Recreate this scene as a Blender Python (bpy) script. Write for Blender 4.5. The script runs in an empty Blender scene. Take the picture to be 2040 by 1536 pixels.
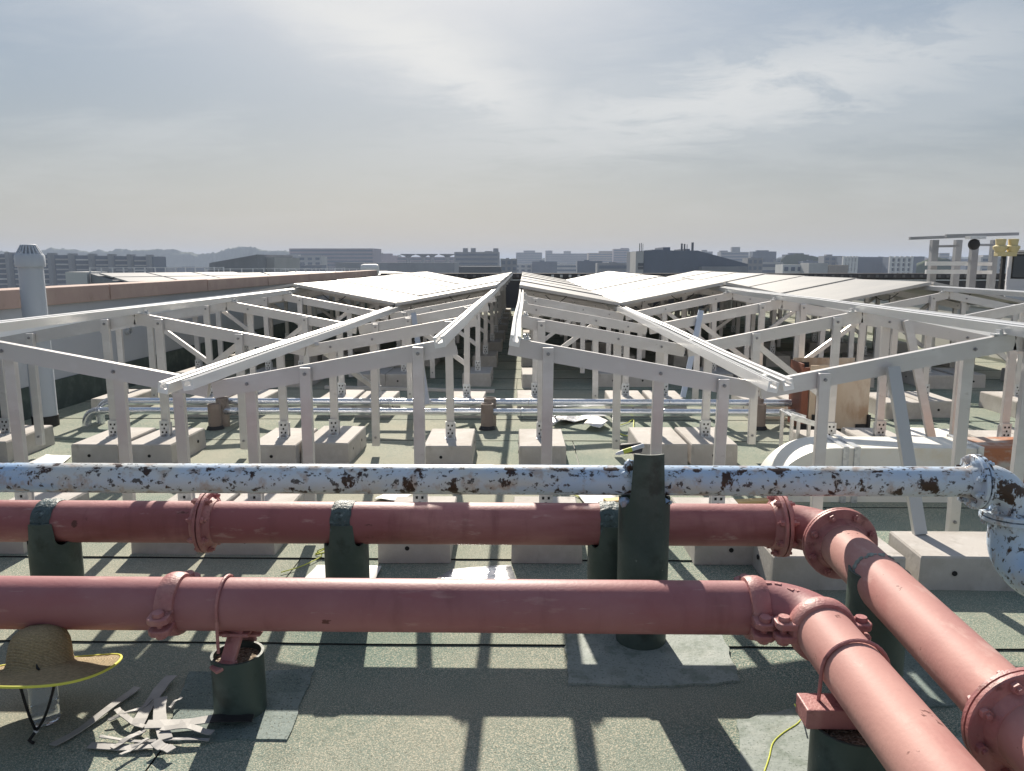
import bpy, math, random
from mathutils import Vector, Matrix, noise
random.seed(7)
R = math.radians
PI = math.pi
scene = bpy.context.scene
COL = scene.collection

# ------------------------------------------------------------------ camera
F, CX, CY, EYE = 1534.0, 1020.0, 768.0, 1.5          # pixel focal length of the 2040x1536 photograph
PITCH, YAW = R(9.1095), R(0.9337)
fw = Vector((-math.sin(YAW)*math.cos(PITCH), math.cos(YAW)*math.cos(PITCH), -math.sin(PITCH)))
rt = fw.cross(Vector((0, 0, 1))).normalized()
up = rt.cross(fw)
cam = bpy.data.cameras.new('camera')
cam.sensor_width = 36.0
cam.lens = F/2040.0*36.0
cam.clip_start = 0.05
cam.clip_end = 30000
camo = bpy.data.objects.new('camera', cam)
COL.objects.link(camo)
m = Matrix((rt, up, -fw)).transposed().to_4x4()
m.translation = Vector((0, 0, EYE))
camo.matrix_world = m
scene.camera = camo

def ray(x, y): return fw + rt*((x-CX)/F) - up*((y-CY)/F)
def atz(x, y, z=0.0):
    d = ray(x, y); return Vector((0, 0, EYE)) + d*((z-EYE)/d.z)
def aty(x, y, Y):
    d = ray(x, y); return Vector((0, 0, EYE)) + d*(Y/d.y)

# ------------------------------------------------------------------ sky, sun, exposure
SUN_EL, SUN_AZ = 33.0, -8.0                          # degrees; azimuth from +Y, positive to +X
world = bpy.data.worlds.new('World')
scene.world = world
world.use_nodes = True
wn, wl = world.node_tree.nodes, world.node_tree.links
wn.clear()
def W(t, **k):
    n = wn.new(t)
    for a, b in k.items(): setattr(n, a, b)
    return n
def wmath(op, a, b=None, c=None, clamp=False):
    n = W('ShaderNodeMath', operation=op, use_clamp=clamp)
    for i, v in enumerate((a, b, c)):
        if v is None: continue
        if isinstance(v, (int, float)): n.inputs[i].default_value = v
        else: wl.new(v, n.inputs[i])
    return n.outputs[0]
sky = W('ShaderNodeTexSky', sky_type='NISHITA', sun_disc=False)
sky.sun_elevation = R(SUN_EL); sky.sun_rotation = R(SUN_AZ)
sky.altitude = 0; sky.air_density = 1.0; sky.dust_density = 1.2; sky.ozone_density = 1.0
tc = W('ShaderNodeTexCoord')
sep = W('ShaderNodeSeparateXYZ'); wl.new(tc.outputs['Generated'], sep.inputs[0])
zc = wmath('MAXIMUM', sep.outputs[2], 0.0)
den = wmath('ADD', zc, 0.16)
px_ = wmath('DIVIDE', sep.outputs[0], den); py_ = wmath('DIVIDE', sep.outputs[1], den)
cmb = W('ShaderNodeCombineXYZ'); wl.new(px_, cmb.inputs[0]); wl.new(py_, cmb.inputs[1])
mp = W('ShaderNodeMapping'); wl.new(cmb.outputs[0], mp.inputs[0])
mp.inputs['Rotation'].default_value = (0, 0, R(28)); mp.inputs['Scale'].default_value = (0.75, 1.25, 1)
mp.inputs['Location'].default_value = (3.4, 1.7, 0.0)
n1 = W('ShaderNodeTexNoise'); wl.new(mp.outputs[0], n1.inputs['Vector'])
n1.inputs['Scale'].default_value = 0.62; n1.inputs['Detail'].default_value = 7; n1.inputs['Roughness'].default_value = 0.52
n1.inputs['Distortion'].default_value = 0.35
n2 = W('ShaderNodeTexNoise'); wl.new(mp.outputs[0], n2.inputs['Vector'])
n2.inputs['Scale'].default_value = 3.4; n2.inputs['Detail'].default_value = 12; n2.inputs['Roughness'].default_value = 0.68; n2.inputs['Distortion'].default_value = 0.5
cl = wmath('MULTIPLY_ADD', n2.outputs[0], 0.30, n1.outputs[0])
mr = W('ShaderNodeMapRange', interpolation_type='SMOOTHSTEP'); wl.new(cl, mr.inputs[0])
mr.inputs[1].default_value = 0.60; mr.inputs[2].default_value = 0.80
# thin veil over the whole sky, thicker towards the horizon
veil = W('ShaderNodeMapRange'); wl.new(zc, veil.inputs[0])
veil.inputs[1].default_value = 0.0; veil.inputs[2].default_value = 1.0
veil.inputs[3].default_value = 0.95; veil.inputs[4].default_value = 0.30
mixv = W('ShaderNodeMix', data_type='RGBA'); wl.new(veil.outputs[0], mixv.inputs['Factor'])
hor = W('ShaderNodeMapRange', interpolation_type='SMOOTHSTEP'); wl.new(zc, hor.inputs[0])
hor.inputs[1].default_value = 0.0; hor.inputs[2].default_value = 0.22
mixh = W('ShaderNodeMix', data_type='RGBA'); wl.new(hor.outputs[0], mixh.inputs['Factor'])
mixh.inputs['A'].default_value = (2.95, 2.85, 2.62, 1); mixh.inputs['B'].default_value = (1.5, 1.85, 2.2, 1)
wl.new(sky.outputs[0], mixv.inputs['A']); wl.new(mixh.outputs['Result'], mixv.inputs['B'])
# two long streaks of brighter cirrus, ragged by the same noise
ya_ = wmath('MAXIMUM', wmath('ABSOLUTE', sep.outputs[1]), 0.05)
wq = wmath('SUBTRACT', n2.outputs[0], 0.5); wq2 = wmath('SUBTRACT', n1.outputs[0], 0.5)
sx_ = wmath('ADD', wmath('DIVIDE', sep.outputs[0], ya_), wmath('MULTIPLY', wq2, 0.22))
sz_ = wmath('ADD', wmath('DIVIDE', zc, ya_), wmath('MULTIPLY_ADD', wq, 0.17, wmath('MULTIPLY', wq2, 0.10)))
def streak(cx, cz, ang, wu, wv, up_):
    dx, dz = wmath('SUBTRACT', sx_, cx), wmath('SUBTRACT', sz_, cz)
    c_, s_ = math.cos(ang), math.sin(ang)
    u = wmath('ADD', wmath('MULTIPLY', dx, c_/wu), wmath('MULTIPLY', dz, s_/wu))
    v = wmath('ADD', wmath('MULTIPLY', dx, -s_/wv), wmath('MULTIPLY', dz, c_/wv))
    # crisp on the upper edge, fading softly below
    v = wmath('MULTIPLY', v, wmath('MULTIPLY_ADD', wmath('GREATER_THAN', v, 0.0), up_-1.0, 1.0))
    e = wmath('ADD', wmath('MULTIPLY', u, u), wmath('MULTIPLY', v, v))
    return wmath('POWER', 2.718, wmath('MULTIPLY', e, -1.0))
sA = streak(-0.13, 0.265, R(-29), 0.24, 0.060, 1.0)
sB = streak(0.27, 0.215, R(11), 0.40, 0.065, 1.7)
tex = wmath('MULTIPLY_ADD', n2.outputs[0], 3.0, -0.42, clamp=True)
stk = wmath('MULTIPLY', wmath('MAXIMUM', sA, wmath('MULTIPLY', sB, 0.8)), tex)
cmask = wmath('MAXIMUM', wmath('MULTIPLY', mr.outputs[0], 0.30), stk, clamp=True)
cf = wmath('MULTIPLY', cmask, wmath('MULTIPLY_ADD', hor.outputs[0], 0.80, 0.15))
mixc = W('ShaderNodeMix', data_type='RGBA'); wl.new(cf, mixc.inputs['Factor'])
wl.new(mixv.outputs['Result'], mixc.inputs['A']); mixc.inputs['B'].default_value = (5.5, 5.5, 5.4, 1)
bg = W('ShaderNodeBackground'); wl.new(mixc.outputs['Result'], bg.inputs[0]); bg.inputs[1].default_value = 0.09
wo = W('ShaderNodeOutputWorld'); wl.new(bg.outputs[0], wo.inputs[0])

sl = bpy.data.lights.new('sun', 'SUN')
sl.energy = 5.0; sl.angle = R(0.6); sl.color = (1.0, 0.91, 0.78)
so = bpy.data.objects.new('sun', sl); COL.objects.link(so)
tosun = Vector((math.sin(R(SUN_AZ))*math.cos(R(SUN_EL)), math.cos(R(SUN_AZ))*math.cos(R(SUN_EL)), math.sin(R(SUN_EL))))
so.rotation_euler = tosun.to_track_quat('Z', 'Y').to_euler()
so.location = (0, 0, 60)
vs = scene.view_settings
vs.view_transform = 'Standard'; vs.look = 'None'; vs.exposure = 0.75; vs.gamma = 1; vs.use_curve_mapping = False
scene.cycles.max_bounces = 8
scene.cycles.volume_bounces = 1

# ------------------------------------------------------------------ materials
def mat(name, col, rough=0.6, metal=0.0, spots=(), bump=None, coat=0.0, spec=0.5, trans=0.0, ior=1.45, coords='Object'):
    """col: base colour; spots: list of (colour, scale, lo, hi, stretch xyz, amount, detail, distortion)"""
    M = bpy.data.materials.new(name); M.use_nodes = True
    nt = M.node_tree; N, L = nt.nodes, nt.links
    b = N['Principled BSDF']
    b.inputs['Base Color'].default_value = (*col, 1)
    b.inputs['Roughness'].default_value = rough; b.inputs['Metallic'].default_value = metal
    b.inputs['Coat Weight'].default_value = coat; b.inputs['Specular IOR Level'].default_value = spec
    b.inputs['Transmission Weight'].default_value = trans; b.inputs['IOR'].default_value = ior
    t = N.new('ShaderNodeTexCoord')
    prev = None
    for sp in spots:
        c, sc, lo, hi, st, amt = sp[:6]
        det = sp[6] if len(sp) > 6 else 4
        dist = sp[7] if len(sp) > 7 else 0.0
        mp = N.new('ShaderNodeMapping'); mp.inputs['Scale'].default_value = st
        mp.inputs['Location'].default_value = (random.uniform(0, 9), random.uniform(0, 9), random.uniform(0, 9))
        L.new(t.outputs[coords], mp.inputs[0])
        nz = N.new('ShaderNodeTexNoise'); nz.inputs['Scale'].default_value = sc
        nz.inputs['Detail'].default_value = det; nz.inputs['Roughness'].default_value = 0.6
        nz.inputs['Distortion'].default_value = dist
        L.new(mp.outputs[0], nz.inputs['Vector'])
        r = N.new('ShaderNodeMapRange'); r.inputs[1].default_value = lo; r.inputs[2].default_value = hi
        r.inputs[4].default_value = amt
        L.new(nz.outputs[0], r.inputs[0])
        mx = N.new('ShaderNodeMix'); mx.data_type = 'RGBA'
        L.new(r.outputs[0], mx.inputs['Factor'])
        if prev is None: mx.inputs['A'].default_value = (*col, 1)
        else: L.new(prev, mx.inputs['A'])
        mx.inputs['B'].default_value = (*c, 1)
        prev = mx.outputs['Result']
    if prev is not None: L.new(prev, b.inputs['Base Color'])
    if bump:
        bs, bd, bdet = bump
        nz = N.new('ShaderNodeTexNoise'); nz.inputs['Scale'].default_value = bs; nz.inputs['Detail'].default_value = bdet
        L.new(t.outputs[coords], nz.inputs['Vector'])
        bp = N.new('ShaderNodeBump'); bp.inputs['Distance'].default_value = bd; bp.inputs['Strength'].default_value = 1.0
        L.new(nz.outputs[0], bp.inputs['Height']); L.new(bp.outputs[0], b.inputs['Normal'])
    return M

U = (1, 1, 1)
MT = {}
MT['felt'] = mat('mineral_felt', (0.15, 0.215, 0.19), 0.92, spots=[
    ((0.56, 0.52, 0.41), 230, 0.49, 0.61, U, 0.95, 2), ((0.05, 0.075, 0.06), 160, 0.56, 0.66, U, 0.9, 2),
    ((0.11, 0.17, 0.135), 1.3, 0.40, 0.68, U, 0.45, 5), ((0.42, 0.38, 0.30), 0.55, 0.40, 0.66, U, 0.62, 6),
    ((0.075, 0.09, 0.07), 3.5, 0.62, 0.75, U, 0.35, 6)], bump=(240, 0.0025, 2), spec=0.2)
MT['bitumen'] = mat('bitumen', (0.015, 0.017, 0.016), 0.6)
MT['sealant'] = mat('grey_sealant', (0.27, 0.31, 0.29), 0.7, spots=[
    ((0.16, 0.20, 0.17), 14, 0.48, 0.62, U, 0.8, 6), ((0.40, 0.42, 0.39), 5, 0.5, 0.7, U, 0.6, 6),
    ((0.09, 0.12, 0.10), 120, 0.58, 0.68, U, 0.8, 2)], bump=(60, 0.002, 4))
MT['sealant2'] = mat('dark_sealant', (0.12, 0.165, 0.155), 0.8, spots=[
    ((0.20, 0.25, 0.24), 6, 0.48, 0.62, U, 0.8, 6), ((0.05, 0.07, 0.06), 120, 0.56, 0.66, U, 0.8, 2),
    ((0.34, 0.36, 0.30), 200, 0.56, 0.66, U, 0.6, 2)], bump=(90, 0.002, 4))
MT['red'] = mat('red_oxide_paint', (0.32, 0.13, 0.138), 0.5, spots=[
    ((0.38, 0.18, 0.185), 3, 0.42, 0.70, (1, 1, 1), 0.8, 5), ((0.32, 0.10, 0.10), 6, 0.52, 0.68, (0.3, 1, 1), 0.55, 6),
    ((0.58, 0.37, 0.33), 16, 0.60, 0.72, (0.25, 1, 1), 0.5, 8), ((0.10, 0.035, 0.03), 9, 0.70, 0.725, (0.7, 1, 1), 0.9, 6), ((0.46, 0.30, 0.29), 60, 0.66, 0.72, (0.15, 1, 1), 0.5, 6), ((0.20, 0.075, 0.075), 4, 0.56, 0.72, (2.2, 1, 0.35), 0.45, 7)],
    bump=(90, 0.0006, 4), spec=0.35)
MT['red2'] = mat('old_red_paint', (0.29, 0.10, 0.108), 0.55, spots=[
    ((0.46, 0.22, 0.21), 5, 0.45, 0.66, (0.25, 1, 1), 0.8, 8), ((0.23, 0.07, 0.06), 7, 0.50, 0.66, (0.3, 1, 1), 0.6, 6),
    ((0.60, 0.42, 0.39), 26, 0.60, 0.70, (0.3, 1, 1), 0.45, 8), ((0.08, 0.03, 0.025), 11, 0.67, 0.70, (0.6, 1, 1), 0.85, 6), ((0.17, 0.055, 0.055), 5, 0.54, 0.70, (2.2, 1, 0.35), 0.5, 7)],
    bump=(70, 0.0009, 5))
MT['redlit'] = mat('sunlit_red_paint', (0.44, 0.225, 0.205), 0.62, spots=[  # paler copy of the red paint; sunlight on the runs is in its colour
    ((0.56, 0.31, 0.27), 4, 0.42, 0.66, (1, 0.5, 1), 0.8, 6), ((0.37, 0.13, 0.12), 6, 0.52, 0.68, (1, 0.4, 1), 0.5, 6),
    ((0.62, 0.43, 0.38), 14, 0.60, 0.72, (1, 0.4, 1), 0.55, 8), ((0.13, 0.05, 0.04), 17, 0.675, 0.70, (1, 0.8, 1), 0.85, 5)],
    bump=(80, 0.0006, 4), spec=0.3)
MT['redcast'] = mat('red_cast_iron', (0.37, 0.15, 0.15), 0.5, spots=[
    ((0.52, 0.27, 0.24), 12, 0.45, 0.68, U, 0.7, 6), ((0.14, 0.05, 0.04), 22, 0.58, 0.70, U, 0.7, 5)], bump=(120, 0.0018, 5))
MT['darkrust'] = mat('dark_rusty_paint', (0.16, 0.05, 0.045), 0.7, spots=[((0.30, 0.11, 0.09), 14, 0.45, 0.65, U, 0.7, 6)], bump=(120, 0.0015, 4))
def rusty(name, base):
    M = mat(name, base, 0.33, spots=[
        ((0.33, 0.50, 0.74), 2.6, 0.40, 0.58, (0.35, 1, 1), 0.8, 5), ((0.62, 0.60, 0.53), 5, 0.52, 0.66, (0.5, 1, 1), 0.7, 6),  # first tint partly paints in the blue sky reflected by the pipe
        ((0.36, 0.22, 0.12), 24, 0.52, 0.62, (0.6, 1, 0.4), 0.55, 11), ((0.05, 0.024, 0.014), 24, 0.565, 0.595, (0.6, 1, 0.4), 1.0, 12),
        ((0.03, 0.02, 0.018), 60, 0.565, 0.60, (0.6, 1, 0.6), 0.9, 8)], bump=(45, 0.0012, 6))
    N, L = M.node_tree.nodes, M.node_tree.links
    t = next(n for n in N if n.type == 'TEX_COORD')
    mp = N.new('ShaderNodeMapping'); mp.inputs['Scale'].default_value = (0.8, 0.4, 0.4); mp.inputs['Location'].default_value = (2.35, 0, 0)
    L.new(t.outputs['Object'], mp.inputs[0])
    nz = N.new('ShaderNodeTexNoise'); nz.inputs['Scale'].default_value = 1.6; nz.inputs['Detail'].default_value = 3; L.new(mp.outputs[0], nz.inputs['Vector'])
    cr = N.new('ShaderNodeMapRange'); cr.inputs[1].default_value = 0.42; cr.inputs[2].default_value = 0.62; cr.inputs[3].default_value = -0.12; cr.inputs[4].default_value = -0.012
    L.new(nz.outputs[0], cr.inputs[0])
    mrs = [n for n in N if n.type == 'MAP_RANGE' and n is not cr]
    for k in mrs[2:]:                                     # rust gathers in clusters along the pipe
        src = k.inputs[0].links[0].from_socket
        ad = N.new('ShaderNodeMath'); ad.operation = 'ADD'; L.new(src, ad.inputs[0]); L.new(cr.outputs[0], ad.inputs[1]); L.new(ad.outputs[0], k.inputs[0])
    return M
MT['blue'] = rusty('peeling_sky_tinted_blue_paint', (0.60, 0.67, 0.74))
MT['tubegreen'] = mat('dark_green_tube', (0.050, 0.075, 0.066), 0.5, spots=[
    ((0.085, 0.115, 0.105), 5, 0.45, 0.66, U, 0.8, 6), ((0.022, 0.032, 0.028), 9, 0.55, 0.68, U, 0.7, 5),
    ((0.20, 0.24, 0.23), 60, 0.70, 0.74, U, 0.6, 3)], bump=(60, 0.0012, 4))
MT['tape'] = mat('bitumen_tape_strap', (0.055, 0.085, 0.09), 0.5, spots=[((0.22, 0.28, 0.30), 30, 0.52, 0.66, U, 0.75, 6),
    ((0.015, 0.02, 0.02), 45, 0.54, 0.66, U, 0.8, 4)], bump=(75, 0.008, 5))
MT['gravel'] = mat('gravel_fill', (0.20, 0.155, 0.11), 0.95, spots=[((0.42, 0.36, 0.29), 110, 0.5, 0.6, U, 0.9, 2), ((0.05, 0.04, 0.03), 90, 0.55, 0.65, U, 0.9, 2)], bump=(110, 0.01, 2))
MT['concrete'] = mat('ballast_concrete', (0.49, 0.465, 0.44), 0.85, spots=[
    ((0.41, 0.38, 0.355), 4, 0.42, 0.68, U, 0.7, 7), ((0.57, 0.55, 0.53), 9, 0.50, 0.70, U, 0.6, 6),
    ((0.30, 0.28, 0.25), 13, 0.58, 0.72, (1, 1, 0.5), 0.6, 8), ((0.36, 0.33, 0.29), 2.2, 0.52, 0.70, U, 0.5, 8), ((0.22, 0.20, 0.18), 120, 0.70, 0.74, U, 0.5, 2)], bump=(60, 0.0015, 6), spec=0.25)
MT['hole'] = mat('dark_hole', (0.02, 0.02, 0.02), 0.9)
MT['alu'] = mat('mill_aluminium', (0.60, 0.585, 0.58), 0.36, metal=0.35, spots=[
    ((0.68, 0.67, 0.67), 9, 0.50, 0.62, (0.5, 1, 1), 0.7, 6), ((0.40, 0.38, 0.37), 34, 0.66, 0.72, (0.4, 1, 1), 0.5, 6),
    ((0.60, 0.57, 0.565), 3, 0.45, 0.7, (1, 1, 0.4), 0.6, 5), ((0.60, 0.58, 0.56), 22, 0.66, 0.76, (1, 1, 0.3), 0.4, 5)], spec=0.5)
MT['rail'] = mat('aluminium_rail', (0.84, 0.84, 0.84), 0.28, metal=0.40, spots=[((0.72, 0.72, 0.72), 5, 0.5, 0.7, (1, 0.1, 1), 0.5, 4)])
MT['greyalu'] = mat('dull_aluminium', (0.50, 0.50, 0.49), 0.4, metal=0.3)
MT['bluealu'] = mat('film_wrapped_aluminium', (0.45, 0.53, 0.68), 0.4, metal=0.2)
MT['galv'] = mat('galvanised_steel', (0.62, 0.64, 0.66), 0.38, metal=0.55, spots=[((0.42, 0.44, 0.47), 30, 0.48, 0.62, U, 0.7, 4)])
MT['silver'] = mat('silver_pipe_cladding', (0.72, 0.75, 0.80), 0.22, metal=0.75, spots=[((0.45, 0.48, 0.54), 8, 0.5, 0.68, (0.4, 1, 1), 0.6, 5)], bump=(25, 0.002, 4))
MT['greysteel'] = mat('grey_steel', (0.30, 0.31, 0.33), 0.5, metal=0.2, spots=[((0.22, 0.22, 0.23), 2, 0.45, 0.65, U, 0.6, 4)])
MT['bolt'] = mat('steel_bolt', (0.30, 0.30, 0.31), 0.4, metal=0.7)
MT['glass'] = mat('pale_solar_glass', (0.30, 0.30, 0.30), 0.5, spec=0.3, ior=1.5, spots=[((0.38, 0.37, 0.355), 1.5, 0.4, 0.7, U, 0.6, 3)])  # pale grey base with broad, slightly lighter random tone
MT['pframe'] = mat('panel_frame', (0.42, 0.41, 0.40), 0.45, metal=0.4)
MT['backsheet'] = mat('panel_backsheet', (0.50, 0.50, 0.51), 0.6)
MT['wall'] = mat('painted_render', (0.43, 0.45, 0.49), 0.8, spots=[((0.35, 0.37, 0.40), 1.2, 0.45, 0.7, (1, 1, 0.35), 0.7, 7), ((0.34, 0.35, 0.36), 5, 0.62, 0.75, (1, 1, 0.2), 0.5, 6)], bump=(40, 0.001, 4))
MT['wallwhite'] = mat('white_render', (0.72, 0.72, 0.68), 0.75, spots=[((0.60, 0.60, 0.56), 2, 0.48, 0.7, (1, 1, 0.3), 0.7, 7)], bump=(40, 0.001, 4))
MT['coping'] = mat('terracotta_coping', (0.40, 0.295, 0.26), 0.8, spots=[((0.50, 0.39, 0.33), 2.5, 0.45, 0.7, U, 0.7, 7), ((0.27, 0.20, 0.16), 9, 0.60, 0.74, U, 0.6, 6)], bump=(50, 0.001, 5))
MT['upstand'] = mat('dark_green_upstand', (0.055, 0.075, 0.07), 0.85, spots=[((0.10, 0.13, 0.12), 8, 0.48, 0.66, U, 0.7, 6)], bump=(120, 0.002, 3))
MT['darkwall'] = mat('dark_parapet', (0.085, 0.08, 0.085), 0.8, spots=[((0.14, 0.12, 0.11), 1.5, 0.45, 0.7, U, 0.7, 6)])
MT['darkbox'] = mat('dull_box', (0.17, 0.16, 0.16), 0.7)
MT['pvc'] = mat('pale_grey_pvc', (0.46, 0.50, 0.56), 0.45, spots=[((0.38, 0.42, 0.46), 2, 0.48, 0.7, (1, 1, 0.3), 0.6, 6)])
MT['white'] = mat('white_sheet', (0.74, 0.73, 0.71), 0.6, spots=[((0.60, 0.58, 0.55), 6, 0.5, 0.7, U, 0.6, 6)])
MT['foil'] = mat('foil_sheet', (0.70, 0.71, 0.74), 0.25, metal=0.6, spots=[((0.5, 0.5, 0.52), 9, 0.5, 0.65, U, 0.6, 4)], bump=(14, 0.012, 4))
MT['strip'] = mat('grey_offcut', (0.30, 0.295, 0.29), 0.6, spots=[((0.42, 0.41, 0.39), 6, 0.45, 0.68, U, 0.8, 5), ((0.22, 0.21, 0.20), 20, 0.6, 0.72, U, 0.6, 5)])
MT['black'] = mat('black_rubber', (0.018, 0.018, 0.02), 0.6)
MT['timber'] = mat('yellow_timber', (0.58, 0.42, 0.20), 0.7, spots=[((0.42, 0.28, 0.12), 6, 0.45, 0.65, (0.2, 3, 3), 0.7, 5)])
MT['ply'] = mat('stained_plywood', (0.60, 0.48, 0.36), 0.6, spots=[((0.68, 0.60, 0.50), 3, 0.45, 0.65, (1, 1, 0.35), 0.8, 6), ((0.40, 0.24, 0.14), 5, 0.50, 0.66, (1, 1, 0.5), 0.75, 6)])
MT['brownply'] = mat('red_brown_board', (0.24, 0.085, 0.05), 0.55, spots=[((0.14, 0.05, 0.03), 7, 0.45, 0.68, (1, 1, 0.3), 0.7, 5)])
MT['duct'] = mat('white_duct_paint', (0.74, 0.73, 0.68), 0.5, spots=[((0.66, 0.56, 0.38), 3.5, 0.54, 0.70, U, 0.6, 7), ((0.50, 0.50, 0.50), 9, 0.62, 0.74, U, 0.5, 6)])
MT['ductrust'] = mat('rusted_duct', (0.45, 0.42, 0.38), 0.75, spots=[((0.38, 0.13, 0.05), 4, 0.36, 0.52, (1, 2, 2), 0.9, 7), ((0.62, 0.57, 0.48), 6, 0.58, 0.66, U, 0.8, 6), ((0.12, 0.07, 0.05), 10, 0.62, 0.72, U, 0.8, 5)], bump=(40, 0.002, 5))
MT['stub'] = mat('brown_stub_tube', (0.24, 0.19, 0.165), 0.7, spots=[((0.36, 0.31, 0.28), 7, 0.45, 0.65, U, 0.7, 6), ((0.08, 0.06, 0.05), 8, 0.58, 0.70, U, 0.8, 5)])
MT['string'] = mat('yellow_string', (0.62, 0.66, 0.10), 0.6)
MT['yellow'] = mat('yellow_green_trim', (0.68, 0.66, 0.10), 0.7)
MT['cord'] = mat('black_cord', (0.012, 0.012, 0.013), 0.7)
MT['cream'] = mat('cream_lamp', (0.62, 0.52, 0.28), 0.5)
MT['cabin'] = mat('pale_cabin_paint', (0.58, 0.58, 0.62), 0.5)
MT['window'] = mat('dark_window_glass', (0.03, 0.04, 0.05), 0.12, spec=0.8)
MT['pet'] = mat('clear_bottle', (0.80, 0.85, 0.90), 0.10, trans=0.85, ior=1.33)
MT['greycap'] = mat('white_marker', (0.62, 0.63, 0.65), 0.4)
MT['blacktop'] = MT['black']

def straw():
    M = bpy.data.materials.new('woven_straw'); M.use_nodes = True
    N, L = M.node_tree.nodes, M.node_tree.links
    b = N['Principled BSDF']; b.inputs['Roughness'].default_value = 0.75
    t = N.new('ShaderNodeUVMap')
    w = N.new('ShaderNodeTexWave'); w.wave_type = 'BANDS'; w.bands_direction = 'Y'
    w.inputs['Scale'].default_value = 7.0; w.inputs['Distortion'].default_value = 1.2; w.inputs['Detail'].default_value = 3; w.inputs['Detail Scale'].default_value = 3
    L.new(t.outputs[0], w.inputs['Vector'])
    mp = N.new('ShaderNodeMapping'); mp.inputs['Scale'].default_value = (90, 26, 1); L.new(t.outputs[0], mp.inputs[0])
    nz = N.new('ShaderNodeTexNoise'); nz.inputs['Scale'].default_value = 1.0; nz.inputs['Detail'].default_value = 3; L.new(mp.outputs[0], nz.inputs['Vector'])
    cr = N.new('ShaderNodeMix'); cr.data_type = 'RGBA'; L.new(w.outputs['Fac'], cr.inputs['Factor'])
    cr.inputs['A'].default_value = (0.34, 0.22, 0.10, 1); cr.inputs['B'].default_value = (0.66, 0.54, 0.33, 1)
    c2 = N.new('ShaderNodeMix'); c2.data_type = 'RGBA'; c2.blend_type = 'OVERLAY'; c2.inputs['Factor'].default_value = 0.7
    L.new(cr.outputs['Result'], c2.inputs['A']); L.new(nz.outputs['Color'], c2.inputs['B'])
    g = N.new('ShaderNodeMix'); g.data_type = 'RGBA'; g.inputs['Factor'].default_value = 0.8
    bw = N.new('ShaderNodeRGBToBW'); L.new(nz.outputs['Color'], bw.inputs[0])
    mx = N.new('ShaderNodeMix'); mx.data_type = 'RGBA'; mx.blend_type = 'MULTIPLY'; mx.inputs['Factor'].default_value = 0.8
    r = N.new('ShaderNodeMapRange'); r.inputs[1].default_value = 0.3; r.inputs[2].default_value = 0.65; r.inputs[3].default_value = 0.5; r.inputs[4].default_value = 1.25
    L.new(bw.outputs[0], r.inputs[0])
    L.new(cr.outputs['Result'], mx.inputs['A']); L.new(r.outputs[0], mx.inputs['B'])
    L.new(mx.outputs['Result'], b.inputs['Base Color'])
    ad = N.new('ShaderNodeMath'); ad.operation = 'ADD'; L.new(w.outputs['Fac'], ad.inputs[0]); L.new(bw.outputs[0], ad.inputs[1])
    bp = N.new('ShaderNodeBump'); bp.inputs['Distance'].default_value = 0.004; L.new(ad.outputs[0], bp.inputs['Height']); L.new(bp.outputs[0], b.inputs['Normal'])
    return M
MT['straw'] = straw()

def city(name, c, c2=None):
    c2 = c2 or tuple(v*0.75 for v in c)
    MT[name] = mat(name, c, 0.8, spots=[(c2, 0.12, 0.42, 0.68, (1, 1, 0.6), 0.7, 6), (tuple(v*1.2 for v in c), 0.6, 0.58, 0.7, U, 0.4, 4)])
city('city_grey', (0.24, 0.25, 0.27)); city('city_pale', (0.42, 0.42, 0.42)); city('city_white', (0.62, 0.62, 0.61))
city('city_blue', (0.10, 0.13, 0.18)); city('city_mauve', (0.27, 0.23, 0.26)); city('city_dark', (0.07, 0.08, 0.09)); city('city_tan', (0.33, 0.28, 0.24))
MT['wood'] = mat('far_wood', (0.035, 0.06, 0.03), 0.95, spots=[((0.07, 0.10, 0.045), 0.05, 0.42, 0.66, U, 0.8, 8)])
MT['land'] = mat('city_ground', (0.10, 0.11, 0.085), 0.95, spots=[((0.05, 0.075, 0.04), 0.01, 0.42, 0.62, U, 0.8, 8), ((0.17, 0.16, 0.15), 0.02, 0.56, 0.66, U, 0.8, 5)])

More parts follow.
